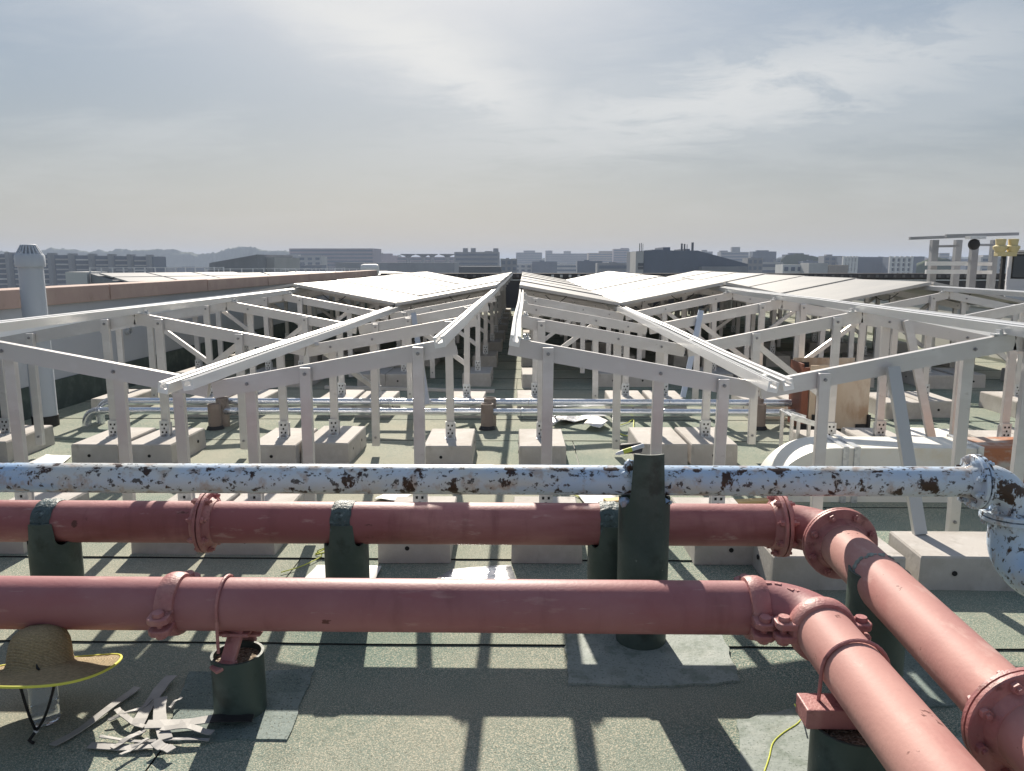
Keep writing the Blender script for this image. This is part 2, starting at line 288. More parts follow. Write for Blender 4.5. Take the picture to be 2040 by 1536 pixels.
# ------------------------------------------------------------------ mesh helpers
ORG = {}
class MB:
    def __init__(s): s.v = []; s.f = []; s.mi = []; s.uv = {}
    def add(s, vs, fs, mi=0):
        o = len(s.v); s.v += [Vector(v) for v in vs]
        for f in fs: s.f.append([i+o for i in f]); s.mi.append(mi)
        return s
    def box(s, a, b, mi=0, M=None):
        (x0, y0, z0), (x1, y1, z1) = a, b
        vs = [Vector(p) for p in ((x0, y0, z0), (x1, y0, z0), (x1, y1, z0), (x0, y1, z0), (x0, y0, z1), (x1, y0, z1), (x1, y1, z1), (x0, y1, z1))]
        if M: vs = [M @ v for v in vs]
        return s.add(vs, [(0, 3, 2, 1), (4, 5, 6, 7), (0, 1, 5, 4), (1, 2, 6, 5), (2, 3, 7, 6), (3, 0, 4, 7)], mi)
    def bar(s, p, q, w, h, upv=(0, 0, 1), mi=0):
        """rectangular bar from p to q; h across upv, w sideways"""
        p, q = Vector(p), Vector(q); d = (q-p).normalized(); u = Vector(upv)
        sd = d.cross(u).normalized(); u = sd.cross(d)
        vs = []
        for c in (p, q):
            for a, b in ((-1, -1), (1, -1), (1, 1), (-1, 1)): vs.append(c + sd*(a*w/2) + u*(b*h/2))
        return s.add(vs, [(3, 2, 1, 0), (4, 5, 6, 7), (0, 1, 5, 4), (1, 2, 6, 5), (2, 3, 7, 6), (3, 0, 4, 7)], mi)
    def prism(s, poly, axis_pts, mi=0, frame=None):
        """poly: 2D (a,b) outline swept along axis_pts using frame (A,B vectors)"""
        A, B = frame; n = len(poly); vs = []
        for c in axis_pts:
            for a, b in poly: vs.append(Vector(c) + A*a + B*b)
        fs = []
        k = len(axis_pts)
        for i in range(k-1):
            for j in range(n): fs.append((i*n+j, i*n+(j+1) % n, (i+1)*n+(j+1) % n, (i+1)*n+j))
        fs.append(tuple(range(n))[::-1]); fs.append(tuple((k-1)*n+j for j in range(n)))
        return s.add(vs, fs, mi)
    def sweep(s, path, rad, seg=20, cap=True, mi=0):
        path = [Vector(p) for p in path]; n = len(path)
        rads = rad if isinstance(rad, (list, tuple)) else [rad]*n
        T = [(path[min(i+1, n-1)]-path[max(i-1, 0)]).normalized() for i in range(n)]
        u = T[0].orthogonal().normalized(); vs = []
        if abs(T[0].z) < 0.9: u = (Vector((0, 0, 1)) - T[0]*T[0].z).normalized()
        for i in range(n):
            u = (u - T[i]*u.dot(T[i])).normalized(); w = T[i].cross(u)
            for k in range(seg):
                a = 2*PI*k/seg; vs.append(path[i] + (u*math.cos(a) + w*math.sin(a))*rads[i])
        fs = [(i*seg+k, i*seg+(k+1) % seg, (i+1)*seg+(k+1) % seg, (i+1)*seg+k) for i in range(n-1) for k in range(seg)]
        if cap: fs.append(tuple(range(seg))[::-1]); fs.append(tuple((n-1)*seg+k for k in range(seg)))
        return s.add(vs, fs, mi)
    def lathe(s, prof, c, axis=(0, 0, 1), seg=24, mi=0, cap=True):
        """prof: (r, t) pairs along axis from c"""
        ax = Vector(axis).normalized(); u = ax.orthogonal().normalized()
        if abs(ax.z) < 0.9: u = (Vector((0, 0, 1)) - ax*ax.z).normalized()
        w = ax.cross(u); c = Vector(c); vs = []
        for r, t in prof:
            for k in range(seg):
                a = 2*PI*k/seg; vs.append(c + ax*t + (u*math.cos(a)+w*math.sin(a))*r)
        n = len(prof)
        fs = [(i*seg+k, i*seg+(k+1) % seg, (i+1)*seg+(k+1) % seg, (i+1)*seg+k) for i in range(n-1) for k in range(seg)]
        if cap: fs.append(tuple(range(seg))[::-1]); fs.append(tuple((n-1)*seg+k for k in range(seg)))
        return s.add(vs, fs, mi)
    def build(s, name, mats, parent=None, smooth=False, bevel=0.0, flat_angle=40):
        org = ORG.get(parent.name, Vector()) if parent else s.origin if hasattr(s, 'origin') else Vector()
        me = bpy.data.meshes.new(name)
        me.from_pydata([v-org for v in s.v], [], s.f)
        if not isinstance(mats, (list, tuple)): mats = [mats]
        for k in mats: me.materials.append(MT[k])
        for p, i in zip(me.polygons, s.mi): p.material_index = min(i, len(mats)-1)
        if smooth:
            me.shade_smooth()
            try: me.set_sharp_from_angle(angle=R(flat_angle))
            except Exception: pass
        o = bpy.data.objects.new(name, me); COL.objects.link(o)
        if parent: o.parent = parent; ORG[o.name] = org
        else: o.location = org; ORG[o.name] = org
        if bevel:
            md = o.modifiers.new('bevel', 'BEVEL'); md.width = bevel; md.segments = 2; md.limit_method = 'ANGLE'
        return o

def thing(name, label, cat, loc=(0, 0, 0), group=None):
    o = bpy.data.objects.new(name, None); COL.objects.link(o)
    o.location = loc; o.empty_display_size = 0.1
    ORG[o.name] = Vector(loc)
    o['label'] = label; o['category'] = cat
    if group: o['group'] = group
    return o
def tag(o, label, cat, group=None):
    o['label'] = label; o['category'] = cat
    if group: o['group'] = group
    return o
def struct(o, kind='structure'): o['kind'] = kind; return o
def child_mesh(src, name, parent, loc):
    """another object sharing src's mesh, placed at world loc under parent"""
    o = bpy.data.objects.new(name, src.data); COL.objects.link(o)
    o.parent = parent; o.location = Vector(loc) - ORG[parent.name]; ORG[o.name] = Vector(loc)
    return o
def arc(c, u, w, r, a0, a1, n=10):
    return [Vector(c) + (Vector(u)*math.cos(a0+(a1-a0)*i/n) + Vector(w)*math.sin(a0+(a1-a0)*i/n))*r for i in range(n+1)]

# ------------------------------------------------------------------ the roof
XL, XR, YN, YF = -4.8, 16.0, -3.0, 25.8
roof = MB().box((XL-0.3, YN, -0.6), (XR, YF+0.4, -0.02)).build('roof', 'bitumen'); struct(roof)
MB().box((XL-0.28, YN+0.02, -30), (XR-0.02, YF+0.38, -0.602)).build('building_wall', 'wall', roof)
# lapped felt sheets: near edge proud of the sheet in front of it
y = 2.845 - 0.885*4
frnd = random.Random(21)
k = 0
while y < YF:
    xs = [XL, -1.06 - 0.02*k if y < 3.5 else -2.2 + frnd.uniform(-1.4, 1.2) + (3.4 if k % 2 else 0), 5.6 + frnd.uniform(-1.5, 1.5), XR-0.01]
    for i in range(3):
        a, b = xs[i], xs[i+1]
        b2 = b - 0.006
        y1 = min(y+0.93, YF)
        vs = []; n = 26
        for j in range(n+1):
            x = a + (b2-a)*j/n
            wob = 0.006*noise.noise((x*1.7, y*3, 1.0)) + 0.004*noise.noise((x*6, y*3, 4.0))
            lift = (0.0075 if y < 4 else 0.0035) + 0.0030*noise.noise((x*1.1, y*2, 9.0))
            vs += [(x, y+wob, -0.006), (x, y+wob, lift), (x, y+wob+0.06, lift-0.001), (x, y1, -0.001)]
        fs, mb = [], MB()
        mi = []
        for j in range(n):
            o = j*4; p = o+4
            fs.append((o, p, p+1, o+1)); mi.append(1)
            fs.append((o+1, p+1, p+2, o+2)); mi.append(0)
            fs.append((o+2, p+2, p+3, o+3)); mi.append(0)
        mb.add(vs, fs); mb.mi = mi
        mb.build('felt_sheet', ['felt', 'bitumen'], roof)
    y += 0.885; k += 1

def patch(pts, name='sealant_patch', m='sealant', z=0.011):
    """irregular flat smear of sealant on the felt, thinning at its rim"""
    c = Vector((sum(p[0] for p in pts)/len(pts), sum(p[1] for p in pts)/len(pts), z))
    out = []
    n = len(pts)
    for i in range(n):
        p, q = Vector(pts[i]), Vector(pts[(i+1) % n])
        for j in range(9):
            t = j/9; w = p.lerp(q, t)
            out.append((w.x + 0.016*noise.noise((w.x*14, w.y*14, 2)), w.y + 0.016*noise.noise((w.x*14, w.y*14, 7)), z))
    vs = [c] + [Vector(o) for o in out] + [Vector((o[0], o[1], -0.002)) for o in out]
    k = len(out); fs = []
    for i in range(k):
        j = (i+1) % k
        fs.append((0, 1+i, 1+j)); fs.append((1+i, 1+k+i, 1+k+j, 1+j))
    return MB().add(vs, fs).build(name, m, roof)
P = lambda x, y: tuple(atz(x, y)[:2])
patch([P(1130, 1262), P(1300, 1225), P(1430, 1250), P(1475, 1362), P(1300, 1372), P(1130, 1365)])
patch([P(375, 1345), P(628, 1338), P(575, 1478), P(330, 1480)], m='sealant2')
patch([P(1470, 1440), P(1640, 1400), P(1760, 1480), P(1760, 1560), P(1480, 1560)])
patch([P(1690, 1300), P(1850, 1290), P(1960, 1400), P(1740, 1430)], m='sealant2')
patch([P(1780, 1480), P(1960, 1478), P(2060, 1540), P(1840, 1560)])

# left parapet with coping stones
wl_ = MB().box((XL-0.22, YN, -0.02), (XL, YF, 1.07)).build('parapet_wall', 'wall')
tag(wl_, 'pale grey rendered parapet wall with terracotta coping along the left roof edge', 'wall')
MB().box((XL-0.001, YN, -0.02), (XL+0.014, YF, 0.31)).build('waterproof_upstand', 'upstand', wl_)
yy = 8.8 - 2.75*5
while yy < 24:
    y1 = min(yy+2.75, 25.0)
    o = MB().box((XL-0.27, yy+0.012, 1.072), (XL+0.055, y1-0.012, 1.245+random.uniform(-.004, .004))).build('coping_stone', 'coping', wl_, bevel=0.008)
    yy += 2.75
sp = aty(243, 694, 11.5)
s_ = MB().lathe([(0.045, 0), (0.045, 0.05), (0.03, 0.05), (0.03, 0.01)], (XL, 9.2, 0.68), (1, 0, 0), 12).build('pipe_sleeve', 'galv', wl_, True)

# far parapet
fwl = MB().box((XL, YF-0.2, -0.02), (XR, YF+0.05, 0.98)).build('far_parapet', 'darkwall')
tag(fwl, 'dark low parapet wall closing the far end of the roof', 'wall')
MB().box((XL+0.05, YF-0.3, 0.982), (XR, YF+0.1, 1.135)).build('parapet_cap', 'darkwall', fwl, bevel=0.01)
MB().box((XL+0.1, YF-0.245, 0.90), (XR-0.1, YF-0.202, 0.935)).build('cable_tray', 'galv', fwl)
x = XL + 0.3
while x < 15:
    MB().box((x-0.045, YF-0.345, 1.0), (x+0.045, YF-0.302, 1.09)).build('wall_box', 'white' if 0.8 < x < 2.4 else 'darkbox', fwl, bevel=0.01)
    x += 0.285*1.0*1.0 + 0.0
# low right wall
rw = MB().box((7.2, 3.0, -0.02), (7.42, YF-0.36, 0.80)).build('low_wall', 'wallwhite')
tag(rw, 'low white rendered wall running along the right side of the racks', 'wall')
MB().box((7.16, 3.0, 0.802), (7.46, YF-0.36, 0.87)).build('wall_cap', 'wallwhite', rw, bevel=0.006)
for yk in range(4, 24, 2):
    MB().box((7.188, yk+0.0, 0.05), (7.199, yk+1.96, 0.40)).build('wall_panel', 'wallwhite', rw, bevel=0.003)
    MB().box((7.188, yk+0.0, 0.43), (7.199, yk+1.96, 0.77)).build('wall_panel', 'wallwhite', rw, bevel=0.003)

# ------------------------------------------------------------------ solar racks
ROWS = [4.03 + 1.83*i for i in range(11)]
WID = 1.31
RAILH, RAILW = 0.052, 0.05
PAN0, PANL = 9.9, 2.28
BLOCKH = 0.16
SL = [  # key, ridge x, sign (towards valley), ridge z, valley z, label
    ('L3', -2.98, -1, 1.12, 0.88, 'aluminium solar rack sloping down beside the left parapet wall'),
    ('L2', -2.98, 1, 1.12, 0.875, 'aluminium solar rack rising to the left, second from the central aisle'),
    ('L1', -0.36, -1, 1.11, 0.87, 'aluminium solar rack along the left side of the central aisle'),
    ('R1', -0.08, 1, 1.11, 0.875, 'aluminium solar rack along the right side of the central aisle'),
    ('R2', 2.54, -1, 1.14, 0.875, 'aluminium solar rack rising to the right above the plywood crate'),
    ('R3', 2.54, 1, 1.14, 0.88, 'aluminium solar rack falling away behind the ridge over the rusty duct'),
    ('R4', 5.16, -1, 1.15, 0.88, 'aluminium solar rack with the rightmost visible white panels'),
    ('R5', 5.16, 1, 1.15, 0.88, 'aluminium solar rack descending to the low white wall at right'),
]
RAILPOLY = [(-.025, 0), (.025, 0), (.025, .052), (.009, .052), (.009, .040), (.016, .040), (.016, .022), (-.016, .022), (-.016, .040), (-.009, .040), (-.009, .052), (-.025, .052)]
bracket_src = None
def make_bracket():
    mb = MB()
    mb.box((-0.036, -0.006, 0), (0.036, 0.0, 0.125)); mb.box((-0.036, -0.05, 0.0), (0.036, -0.006, 0.006))
    mb.box((-0.036, 0.046, 0), (0.036, 0.052, 0.105))
    for zz, xx in ((0.035, -0.015), (0.035, 0.015), (0.065, 0), (0.095, -0.015), (0.095, 0.015)):
        mb.box((xx-0.006, -0.0085, zz-0.007), (xx+0.006, -0.0062, zz+0.007), 1)
    mb.box((-0.012, -0.04, 0.006), (0.012, -0.018, 0.02), 2)
    return mb
blocksrc = []
def block_mesh(v):
    mb = MB()
    w, d, h = 0.355, 0.61, BLOCKH
    e = 0.012
    rnd = random.Random(v)
    j = lambda: rnd.uniform(-.006, .006)
    # chamfered, slightly uneven cast block
    lo = [(-w/2+j(), -d/2+j(), -0.002), (w/2+j(), -d/2+j(), -0.002), (w/2+j(), d/2+j(), -0.002), (-w/2+j(), d/2+j(), -0.002)]
    hi = [(a*0.985, b*0.99, h-0.01+j()*0.3) for a, b, c in lo]
    tp = [(a*0.955, b*0.972, h+j()*0.2) for a, b, c in lo]
    mb.add(lo+hi+tp, [(0, 3, 2, 1)] + [(i, (i+1) % 4, 4+(i+1) % 4, 4+i) for i in range(4)] + [(4+i, 4+(i+1) % 4, 8+(i+1) % 4, 8+i) for i in range(4)] + [(8, 9, 10, 11)])
    return mb
ORDN = ['first', 'second', 'third', 'fourth', 'fifth', 'sixth', 'seventh', 'eighth', 'ninth', 'tenth', 'eleventh']
hole_src = MB().lathe([(0.012, 0), (0.012, 0.004)], (0, 0, 0), (0, 1, 0), 10).build('lifting_hole_source', 'hole')
holx_src = MB().lathe([(0.012, 0), (0.012, 0.004)], (0, 0, 0), (1, 0, 0), 10).build('lifting_hole_source', 'hole')
block_src = [block_mesh(i).build('block_source', 'concrete') for i in range(6)]
brk_src = make_bracket().build('bracket_source', ['galv', 'hole', 'bolt'])
bolt_src = MB().lathe([(0.010, 0), (0.010, -0.006), (0.006, -0.0061), (0.006, -0.014)], (0, 0, 0), (0, 1, 0), 6).build('bolt_source', 'bolt')
clamp_mb = MB(); clamp_mb.box((-.03, -.02, 0), (.03, .02, .008)); clamp_mb.box((-.006, -.02, .008), (.006, .02, .03)); clamp_mb.lathe([(.009, .008), (.009, .018), (.005, .018), (.005, .032)], (.016, 0, 0), (0, 0, 1), 6)
clamp_src = clamp_mb.build('clamp_source', 'galv')
pan_mb = None

def place_block(x, yb, row, where, rotz=0.0, label=None, holes=True):
    src = random.choice(block_src)
    o = bpy.data.objects.new('concrete_block', src.data); COL.objects.link(o)
    o.location = (x, yb, 0.004); o.rotation_euler.z = rotz + random.uniform(-.02, .02)
    if random.random() < 0.5: o.rotation_euler.z += PI
    ORG[o.name] = Vector(o.location)
    tag(o, label or 'concrete block %s, %s row from the pipes' % (where, ORDN[row]), 'block', 'concrete ballast blocks under the racks')
    if holes:
        for sy in ((-1, 1) if label or random.random() < 0.35 else (1,)):
            h = bpy.data.objects.new('lifting_hole', hole_src.data); COL.objects.link(h); h.parent = o
            h.location = (random.uniform(-.05, .05), sy*0.305-0.002, 0.075)
        for sx in (-1, 1):
            for yy in (-0.15, 0.14):
                h = bpy.data.objects.new('lifting_hole', holx_src.data); COL.objects.link(h); h.parent = o
                h.location = (sx*0.1765-0.002, yy, 0.08)
    return o

COLNAME = {('L3', 0): 'left of the left ridge', ('L3', 2): 'against the left parapet', ('L2', 0): 'right of the left ridge', ('L2', 2): 'left of the left valley rail',
           ('L1', 2): 'right of the left valley rail', ('L1', 0): 'on the left side of the central aisle', ('R1', 0): 'on the right side of the central aisle',
           ('R1', 2): 'left of the right valley rail', ('R2', 2): 'right of the right valley rail', ('R2', 0): 'left of the right ridge', ('R3', 0): 'right of the right ridge',
           ('R3', 2): 'left of the far right valley', ('R4', 2): 'right of the far right valley', ('R4', 0): 'left of the far right ridge', ('R5', 0): 'right of the far right ridge', ('R5', 2): 'beside the low white wall'}

for key, xr, s, zr, zv, lab in SL:
    root = thing('solar_rack', lab, 'solar rack', (xr + s*WID/2, 4.0, 0), 'aluminium solar racks on the roof')
    zt = lambda x, xr=xr, s=s, zr=zr, zv=zv: zr - (zr-zv)*((x-xr)*s)/WID
    dirx = Vector((s, 0, -(zr-zv)/WID)).normalized()
    nrm = Vector((dirx.z*-s, 0, abs(dirx.x))).normalized()
    nrm = Vector(((zr-zv)/WID*s, 0, 1)).normalized()
    A = Vector((nrm.z, 0, -nrm.x))
    rr = random.Random(key)
    # rails along the slope's two long edges
    for ri, xo in enumerate((0.03, WID-0.045)):
        x = xr + s*xo
        pts = []
        y0 = 3.62 + rr.uniform(-.05, .05)
        if key in ('L1', 'R1') and ri == 0: y0 = 3.60 if key == 'L1' else 3.66
        yk = [y0] + [4.9 + 1.83*i for i in range(10)] + [23.7]
        for yv in yk: pts.append((x + rr.uniform(-.006, .006), yv, zt(x) + 0.003 + rr.uniform(-.006, .006)))
        MB().prism(RAILPOLY, pts, frame=(A, nrm)).build('rail', 'rail', root)
    for row, yv in enumerate(ROWS):
        # rafter
        x0, x1 = xr + s*0.0, xr + s*(WID-0.012)
        rt_ = MB()
        mid = lambda x: Vector((x, yv, zt(x)-0.045))
        rt_.bar(mid(x0), mid(x1), 0.04, 0.09)
        rt_.box((min(x0, x0+s*.002), yv-.016, zt(x0)-.08), (max(x0, x0+s*.002), yv+.016, zt(x0)-.01), 1)
        ro = rt_.build('rafter', ['alu', 'hole'], root)
        for xo in (0.035, WID-0.05):
            c = child_mesh(clamp_src, 'rail_clamp', root, (xr+s*(xo+0.045), yv, zt(xr+s*(xo+0.045))+0.001))
        posts = [0.205, 0.80, WID-0.19]
        if key == 'R2' and row == 0: posts = [0.20, WID-0.335]
        if key == 'R3' and row == 0: posts = [0.06, 0.80, WID-0.19]
        for pi, xo in enumerate(posts):
            hang = (pi == 1 and len(posts) == 3)
            x = xr + s*xo + rr.uniform(-.012, .012)
            front = rr.random() < 0.35 or (key == 'R1' and row == 0 and pi != 1) or (key == 'L1' and row == 0 and pi == 1)
            yo = yv + (-0.041 if front else 0.041)
            z0 = (0.05 + rr.uniform(0, .08)) if hang else BLOCKH+0.012
            if key == 'R2' and row == 0: z0 = 0.005
            w = 0.058
            pb = MB()
            # open channel post
            lean = rr.uniform(-.012, .012)
            sgn = -1 if front else 1
            zt_ = zt(x) - 0.012
            pb.bar((x+lean, yo, z0), (x, yo, zt_), w, 0.036, (0, 1, 0))
            po = pb.build('post', 'alu', root, bevel=0.003 if row < 3 else 0)
            b = child_mesh(bolt_src, 'bolt', po, (x, yv-0.0205 if not front else yo-0.0185, zt(x)-0.045))
            if row < 4:
                b = child_mesh(bolt_src, 'bolt', po, (x+lean, yo-0.0185, z0+ (0.07 if hang else 0.10)))
            if not hang and not (key == 'R2' and row == 0):
                child_mesh(brk_src, 'base_bracket', po, (x+lean, yo-0.028, BLOCKH+0.004))
            if hang: continue
            vis = row <= 5 or (key in ('L1', 'R1') and pi == 0)
            if key in ('L3',) and pi == 2 and row > 4: vis = False
            if key == 'L3' and row == 0: vis = False
            if key in ('R5',) and row < 1: vis = False
            if key in ('R2',) and row == 0: vis = False
            if key == 'R3' and row == 0: vis = pi != 0
            if vis:
                place_block(x+lean, yo, row, COLNAME[(key, 0 if pi == 0 else 2)], holes=row < 4)
        # knee brace from the ridge post to the rafter
        if row >= 2 or (key in ('L2', 'R2') and row >= 1):
            xa, xb = xr+s*0.205, xr+s*0.80
            MB().bar((xa+s*.01, yv+0.075, 0.46), (xb, yv+0.075, zt(xb)-0.07), 0.004+0.03, 0.045, (0, 0, 1)).build('brace', 'alu', root)
    # loose swinging braces seen in the near rows
    if key == 'L1':
        MB().bar((-1.10, ROWS[2]-0.06, 1.0), (-0.88, ROWS[1]+1.0, 0.22), 0.05, 0.02, (0, 1, 0)).build('brace', 'alu', root)
        MB().bar((-1.60, ROWS[1]-0.03, 0.88), (-1.46, ROWS[2]-0.2, 0.26), 0.05, 0.03, (0, 1, 0)).build('brace', 'alu', root)
    if key == 'R2':
        MB().bar((1.90, 3.97, 0.965), (1.965, 3.69, 0.165), 0.062, 0.03, (0, 1, 0)).build('brace', 'greyalu', root)
        MB().bar((1.74, ROWS[2]-0.05, 1.03), (1.58, ROWS[2]-0.1, 0.17), 0.05, 0.03, (0, 1, 0)).build('brace', 'bluealu', root)
    if key == 'R3':
        MB().bar((2.86, ROWS[1]-0.05, 1.07), (3.09, ROWS[1]-0.1, 0.18), 0.06, 0.03, (0, 1, 0)).build('brace', 'alu', root)
    # panels
    if True:
        px0 = xr + s*0.0; px1 = xr + s*(WID-0.02)
        base = RAILH + 0.006
        for i in range(6):
            y0 = PAN0 + i*PANL + 0.01; y1 = PAN0 + (i+1)*PANL - 0.012
            jz = rr.uniform(-.004, .004)
            def q(x, z, y=None): return Vector((x, 0, zt(x))) + nrm*(z+jz)
            lf = Vector((0, 0, 0.013))
            mb = MB()
            Y0, Y1 = Vector((0, y0, 0))+lf, Vector((0, y1, 0))
            vs = [q(px0, base)+Y0, q(px1, base)+Y0, q(px1, base)+Y1, q(px0, base)+Y1, q(px0, base+.035)+Y0, q(px1, base+.035)+Y0, q(px1, base+.035)+Y1, q(px0, base+.035)+Y1]
            mb.add(vs, [(0, 3, 2, 1), (4, 5, 6, 7), (0, 1, 5, 4), (1, 2, 6, 5), (2, 3, 7, 6), (3, 0, 4, 7)] if s > 0 else [(0, 1, 2, 3), (4, 7, 6, 5), (0, 4, 5, 1), (1, 5, 6, 2), (2, 6, 7, 3), (3, 7, 4, 0)])
            pn = mb.build('solar_panel', 'pframe', root)
            e = 0.012
            g = MB()
            a0, a1 = px0+s*e, px1-s*e
            G0, G1 = Vector((0, y0+e, 0))+lf, Vector((0, y1-e, 0))
            vs = [q(a0, base+.037)+G0, q(a1, base+.037)+G0, q(a1, base+.037)+G1, q(a0, base+.037)+G1]
            g.add(vs, [(0, 1, 2, 3)] if s > 0 else [(3, 2, 1, 0)])
            g.build('glass', 'glass', pn)
        # drooping lead under the first panel
        xa = px0 + s*0.35
        pts = [(xa + s*0.05*t, PAN0+0.15+0.02*t, zt(xa)+0.03 - 0.10*math.sin(PI*t/6)) for t in range(7)]
        MB().sweep(pts, 0.005, 6).build('cable', 'cord', root, True)

# turned blocks at the right, forward of the first row
place_block(1.445, 3.57, 0, '', PI/2, 'concrete ballast block lying crosswise behind the big red flange')
place_block(2.135, 3.57, 0, '', PI/2, 'concrete ballast block lying crosswise beside the pale blue elbow')

# ------------------------------------------------------------------ pipes
ZA, YA, RA = 0.372, 2.41, 0.0865            # near red pipe
ZB, YB, RB = 0.405, 3.13, 0.0885              # second red pipe
ZC, YC, RC = 0.664, 2.90, 0.058             # pale blue pipe

def coupling(parent, c, axis, r, name='coupling', m='redcast', lug_dir=Vector((0, -1, -0.15))):
    """grooved pipe clamp: ring housing with two bolted ears"""
    ax = Vector(axis).normalized(); mb = MB()
    w = 0.031
    mb.lathe([(r*1.02, -w), (r*1.13, -w*0.95), (r*1.19, -w*0.55), (r*1.21, 0), (r*1.19, w*0.55), (r*1.13, w*0.95), (r*1.02, w)], c, ax, 36)
    o = mb.build(name, m, parent, True, flat_angle=50)
    ld = Vector(lug_dir); ld = (ld - ax*ld.dot(ax)).normalized(); t = ax.cross(ld).normalized()
    for sgn in (1, -1):
        L = ld*sgn
        ear = MB()
        cc = Vector(c) + L*(r*1.30)
        for k in (1, -1):
            p = cc + t*(0.021*k)
            poly = [(-.030, -.034), (.022, -.034), (.034, -.018), (.034, .018), (.022, .034), (-.030, .034)]
            ear.prism(poly, [p - t*0.011, p + t*0.011], frame=(L, ax))
        e = ear.build('coupling_ear', m, o, bevel=0.004)
        b = MB().lathe([(0.017, -.046), (0.019, -.040), (0.019, -.033), (0.011, -.033), (0.011, .033), (0.018, .033), (0.018, .046)], cc+L*0.006, t, 10)
        b.build('coupling_bolt', m, o, True)
    # raised maker's pad on the housing
    tp = Vector(c) + (t if t.z > 0 else -t)*(r*1.205)
    return o

def flange_pair(parent, c, axis, R_, r, m='redcast', bolts=8, name='flange', th=0.018):
    ax = Vector(axis).normalized(); res = []
    u = ax.orthogonal().normalized(); w = ax.cross(u)
    for k, s in enumerate((-1, 1)):
        mb = MB()
        mb.lathe([(r*0.98, s*0.003), (R_, s*0.003), (R_*1.0, s*(th-.003)), (R_*0.975, s*th), (r*1.22, s*th), (r*1.06, s*(th+.024)), (r*1.0, s*(th+.026))], c, ax, 36, cap=False)
        res.append(mb.build(name, m, parent, True, flat_angle=35))
    for i in range(bolts):
        a = 2*PI*(i+0.5)/bolts
        p = Vector(c) + (u*math.cos(a)+w*math.sin(a))*((R_+r*1.12)/2)
        MB().lathe([(.007, -th-.026), (.007, -th-.016), (.014, -th-.016), (.014, -th), (.008, -th), (.008, th), (.014, th), (.014, th+.012), (.007, th+.012), (.007, th+.024)], p, ax, 6).build('flange_bolt', m, res[0])
    return res

# --- near red pipe
pa = thing('red_pipe', 'nearest red painted pipe crossing the foreground and turning towards the viewer', 'pipe', (0.0, YA, ZA))
XE = 0.925
xj1 = aty(350, 1200, YA).x; xj2 = aty(1502, 1200, YA).x
MB().sweep([(-3.4, YA, ZA), (-2.5, YA, ZA), (xj1-.005, YA, ZA)], RA, 40).build('pipe_section', 'red', pa, True)
MB().sweep([(xj1+.005, YA, ZA), (-0.4, YA, ZA), (0.2, YA, ZA), (xj2-.005, YA, ZA)], RA, 40).build('pipe_section', 'red', pa, True)
eb = 0.155
cx_ = XE - eb
elb = [(xj2+.005, YA, ZA)] + [(XE-eb+eb*math.sin(a), YA-eb+eb*math.cos(a), ZA) for a in [PI/2*i/12 for i in range(13)]]
MB().sweep(elb, [RA*0.99] + [RA*1.03]*12 + [RA*0.99], 40).build('elbow', 'red', pa, True)
ye = YA-eb
MB().sweep([(XE, ye-.006, ZA), (XE-.004, 1.6, ZA), (XE-.012, 0.8, ZA), (XE-.02, -0.6, ZA)], RA, 40).build('pipe_section', 'redlit', pa, True)
coupling(pa, (xj1, YA, ZA), (1, 0, 0), RA)
coupling(pa, (xj2, YA, ZA), (1, 0, 0), RA)
coupling(pa, (XE, ye, ZA), (0, 1, 0), RA, lug_dir=Vector((1, 0, 0.0)))
# raised casting marks on the elbow and coupling
for i, (ax_, ay_) in enumerate(((0.80, 2.402), (0.83, 2.395), (0.86, 2.36), (0.878, 2.352))):
    MB().box((-.010, -.006, -.002), (.010, .006, .0035), M=Matrix.Translation((ax_, ay_, ZA+RA*1.03-.0005+(-.003 if i > 1 else 0))) @ Matrix.Rotation(-0.5*i, 4, 'Z')).build('cast_mark', 'redcast', pa)

# --- second red pipe
pb_ = thing('red_pipe', 'weathered red flanged pipe behind the nearest one, strapped to green posts', 'pipe', (0.0, YB, ZB))
XE2 = 1.245
xf1 = aty(414, 1043, YB).x; xf2 = aty(1553, 1048, YB).x
MB().sweep([(-4.2, YB, ZB), (-3, YB, ZB), (xf1-.02, YB, ZB)], RB, 40).build('pipe_section', 'red2', pb_, True)
MB().sweep([(xf1+.02, YB, ZB), (0, YB, ZB), (xf2-.02, YB, ZB)], RB, 40).build('pipe_section', 'red2', pb_, True)
e2 = 0.19
MB().sweep([(xf2+.02, YB, ZB)] + [(XE2-e2+e2*math.sin(a), YB-e2+e2*math.cos(a), ZB) for a in [PI/2*i/12 for i in range(13)]] , RB*1.03, 40).build('elbow', 'red2', pb_, True)
yf = YB-e2-.02
yf2 = 1.71
MB().sweep([(XE2, yf-.0, ZB), (XE2-.02, 2.3, ZB), (XE2-.045, yf2+.02, ZB)], RB, 40).build('pipe_section', 'redlit', pb_, True)
MB().sweep([(XE2-.047, yf2-.02, ZB), (XE2-.06, 1.0, ZB), (XE2-.08, -0.6, ZB)], RB, 40).build('pipe_section', 'redlit', pb_, True)
flange_pair(pb_, (xf1, YB, ZB), (1, 0.0, 0), 0.128, RB)
flange_pair(pb_, (xf2, YB, ZB), (1, 0.0, 0), 0.132, RB)
flange_pair(pb_, (XE2, yf, ZB), (0, 1, 0), 0.143, RB)
flange_pair(pb_, (XE2-.046, yf2, ZB), (0, 1, 0), 0.143, RB)

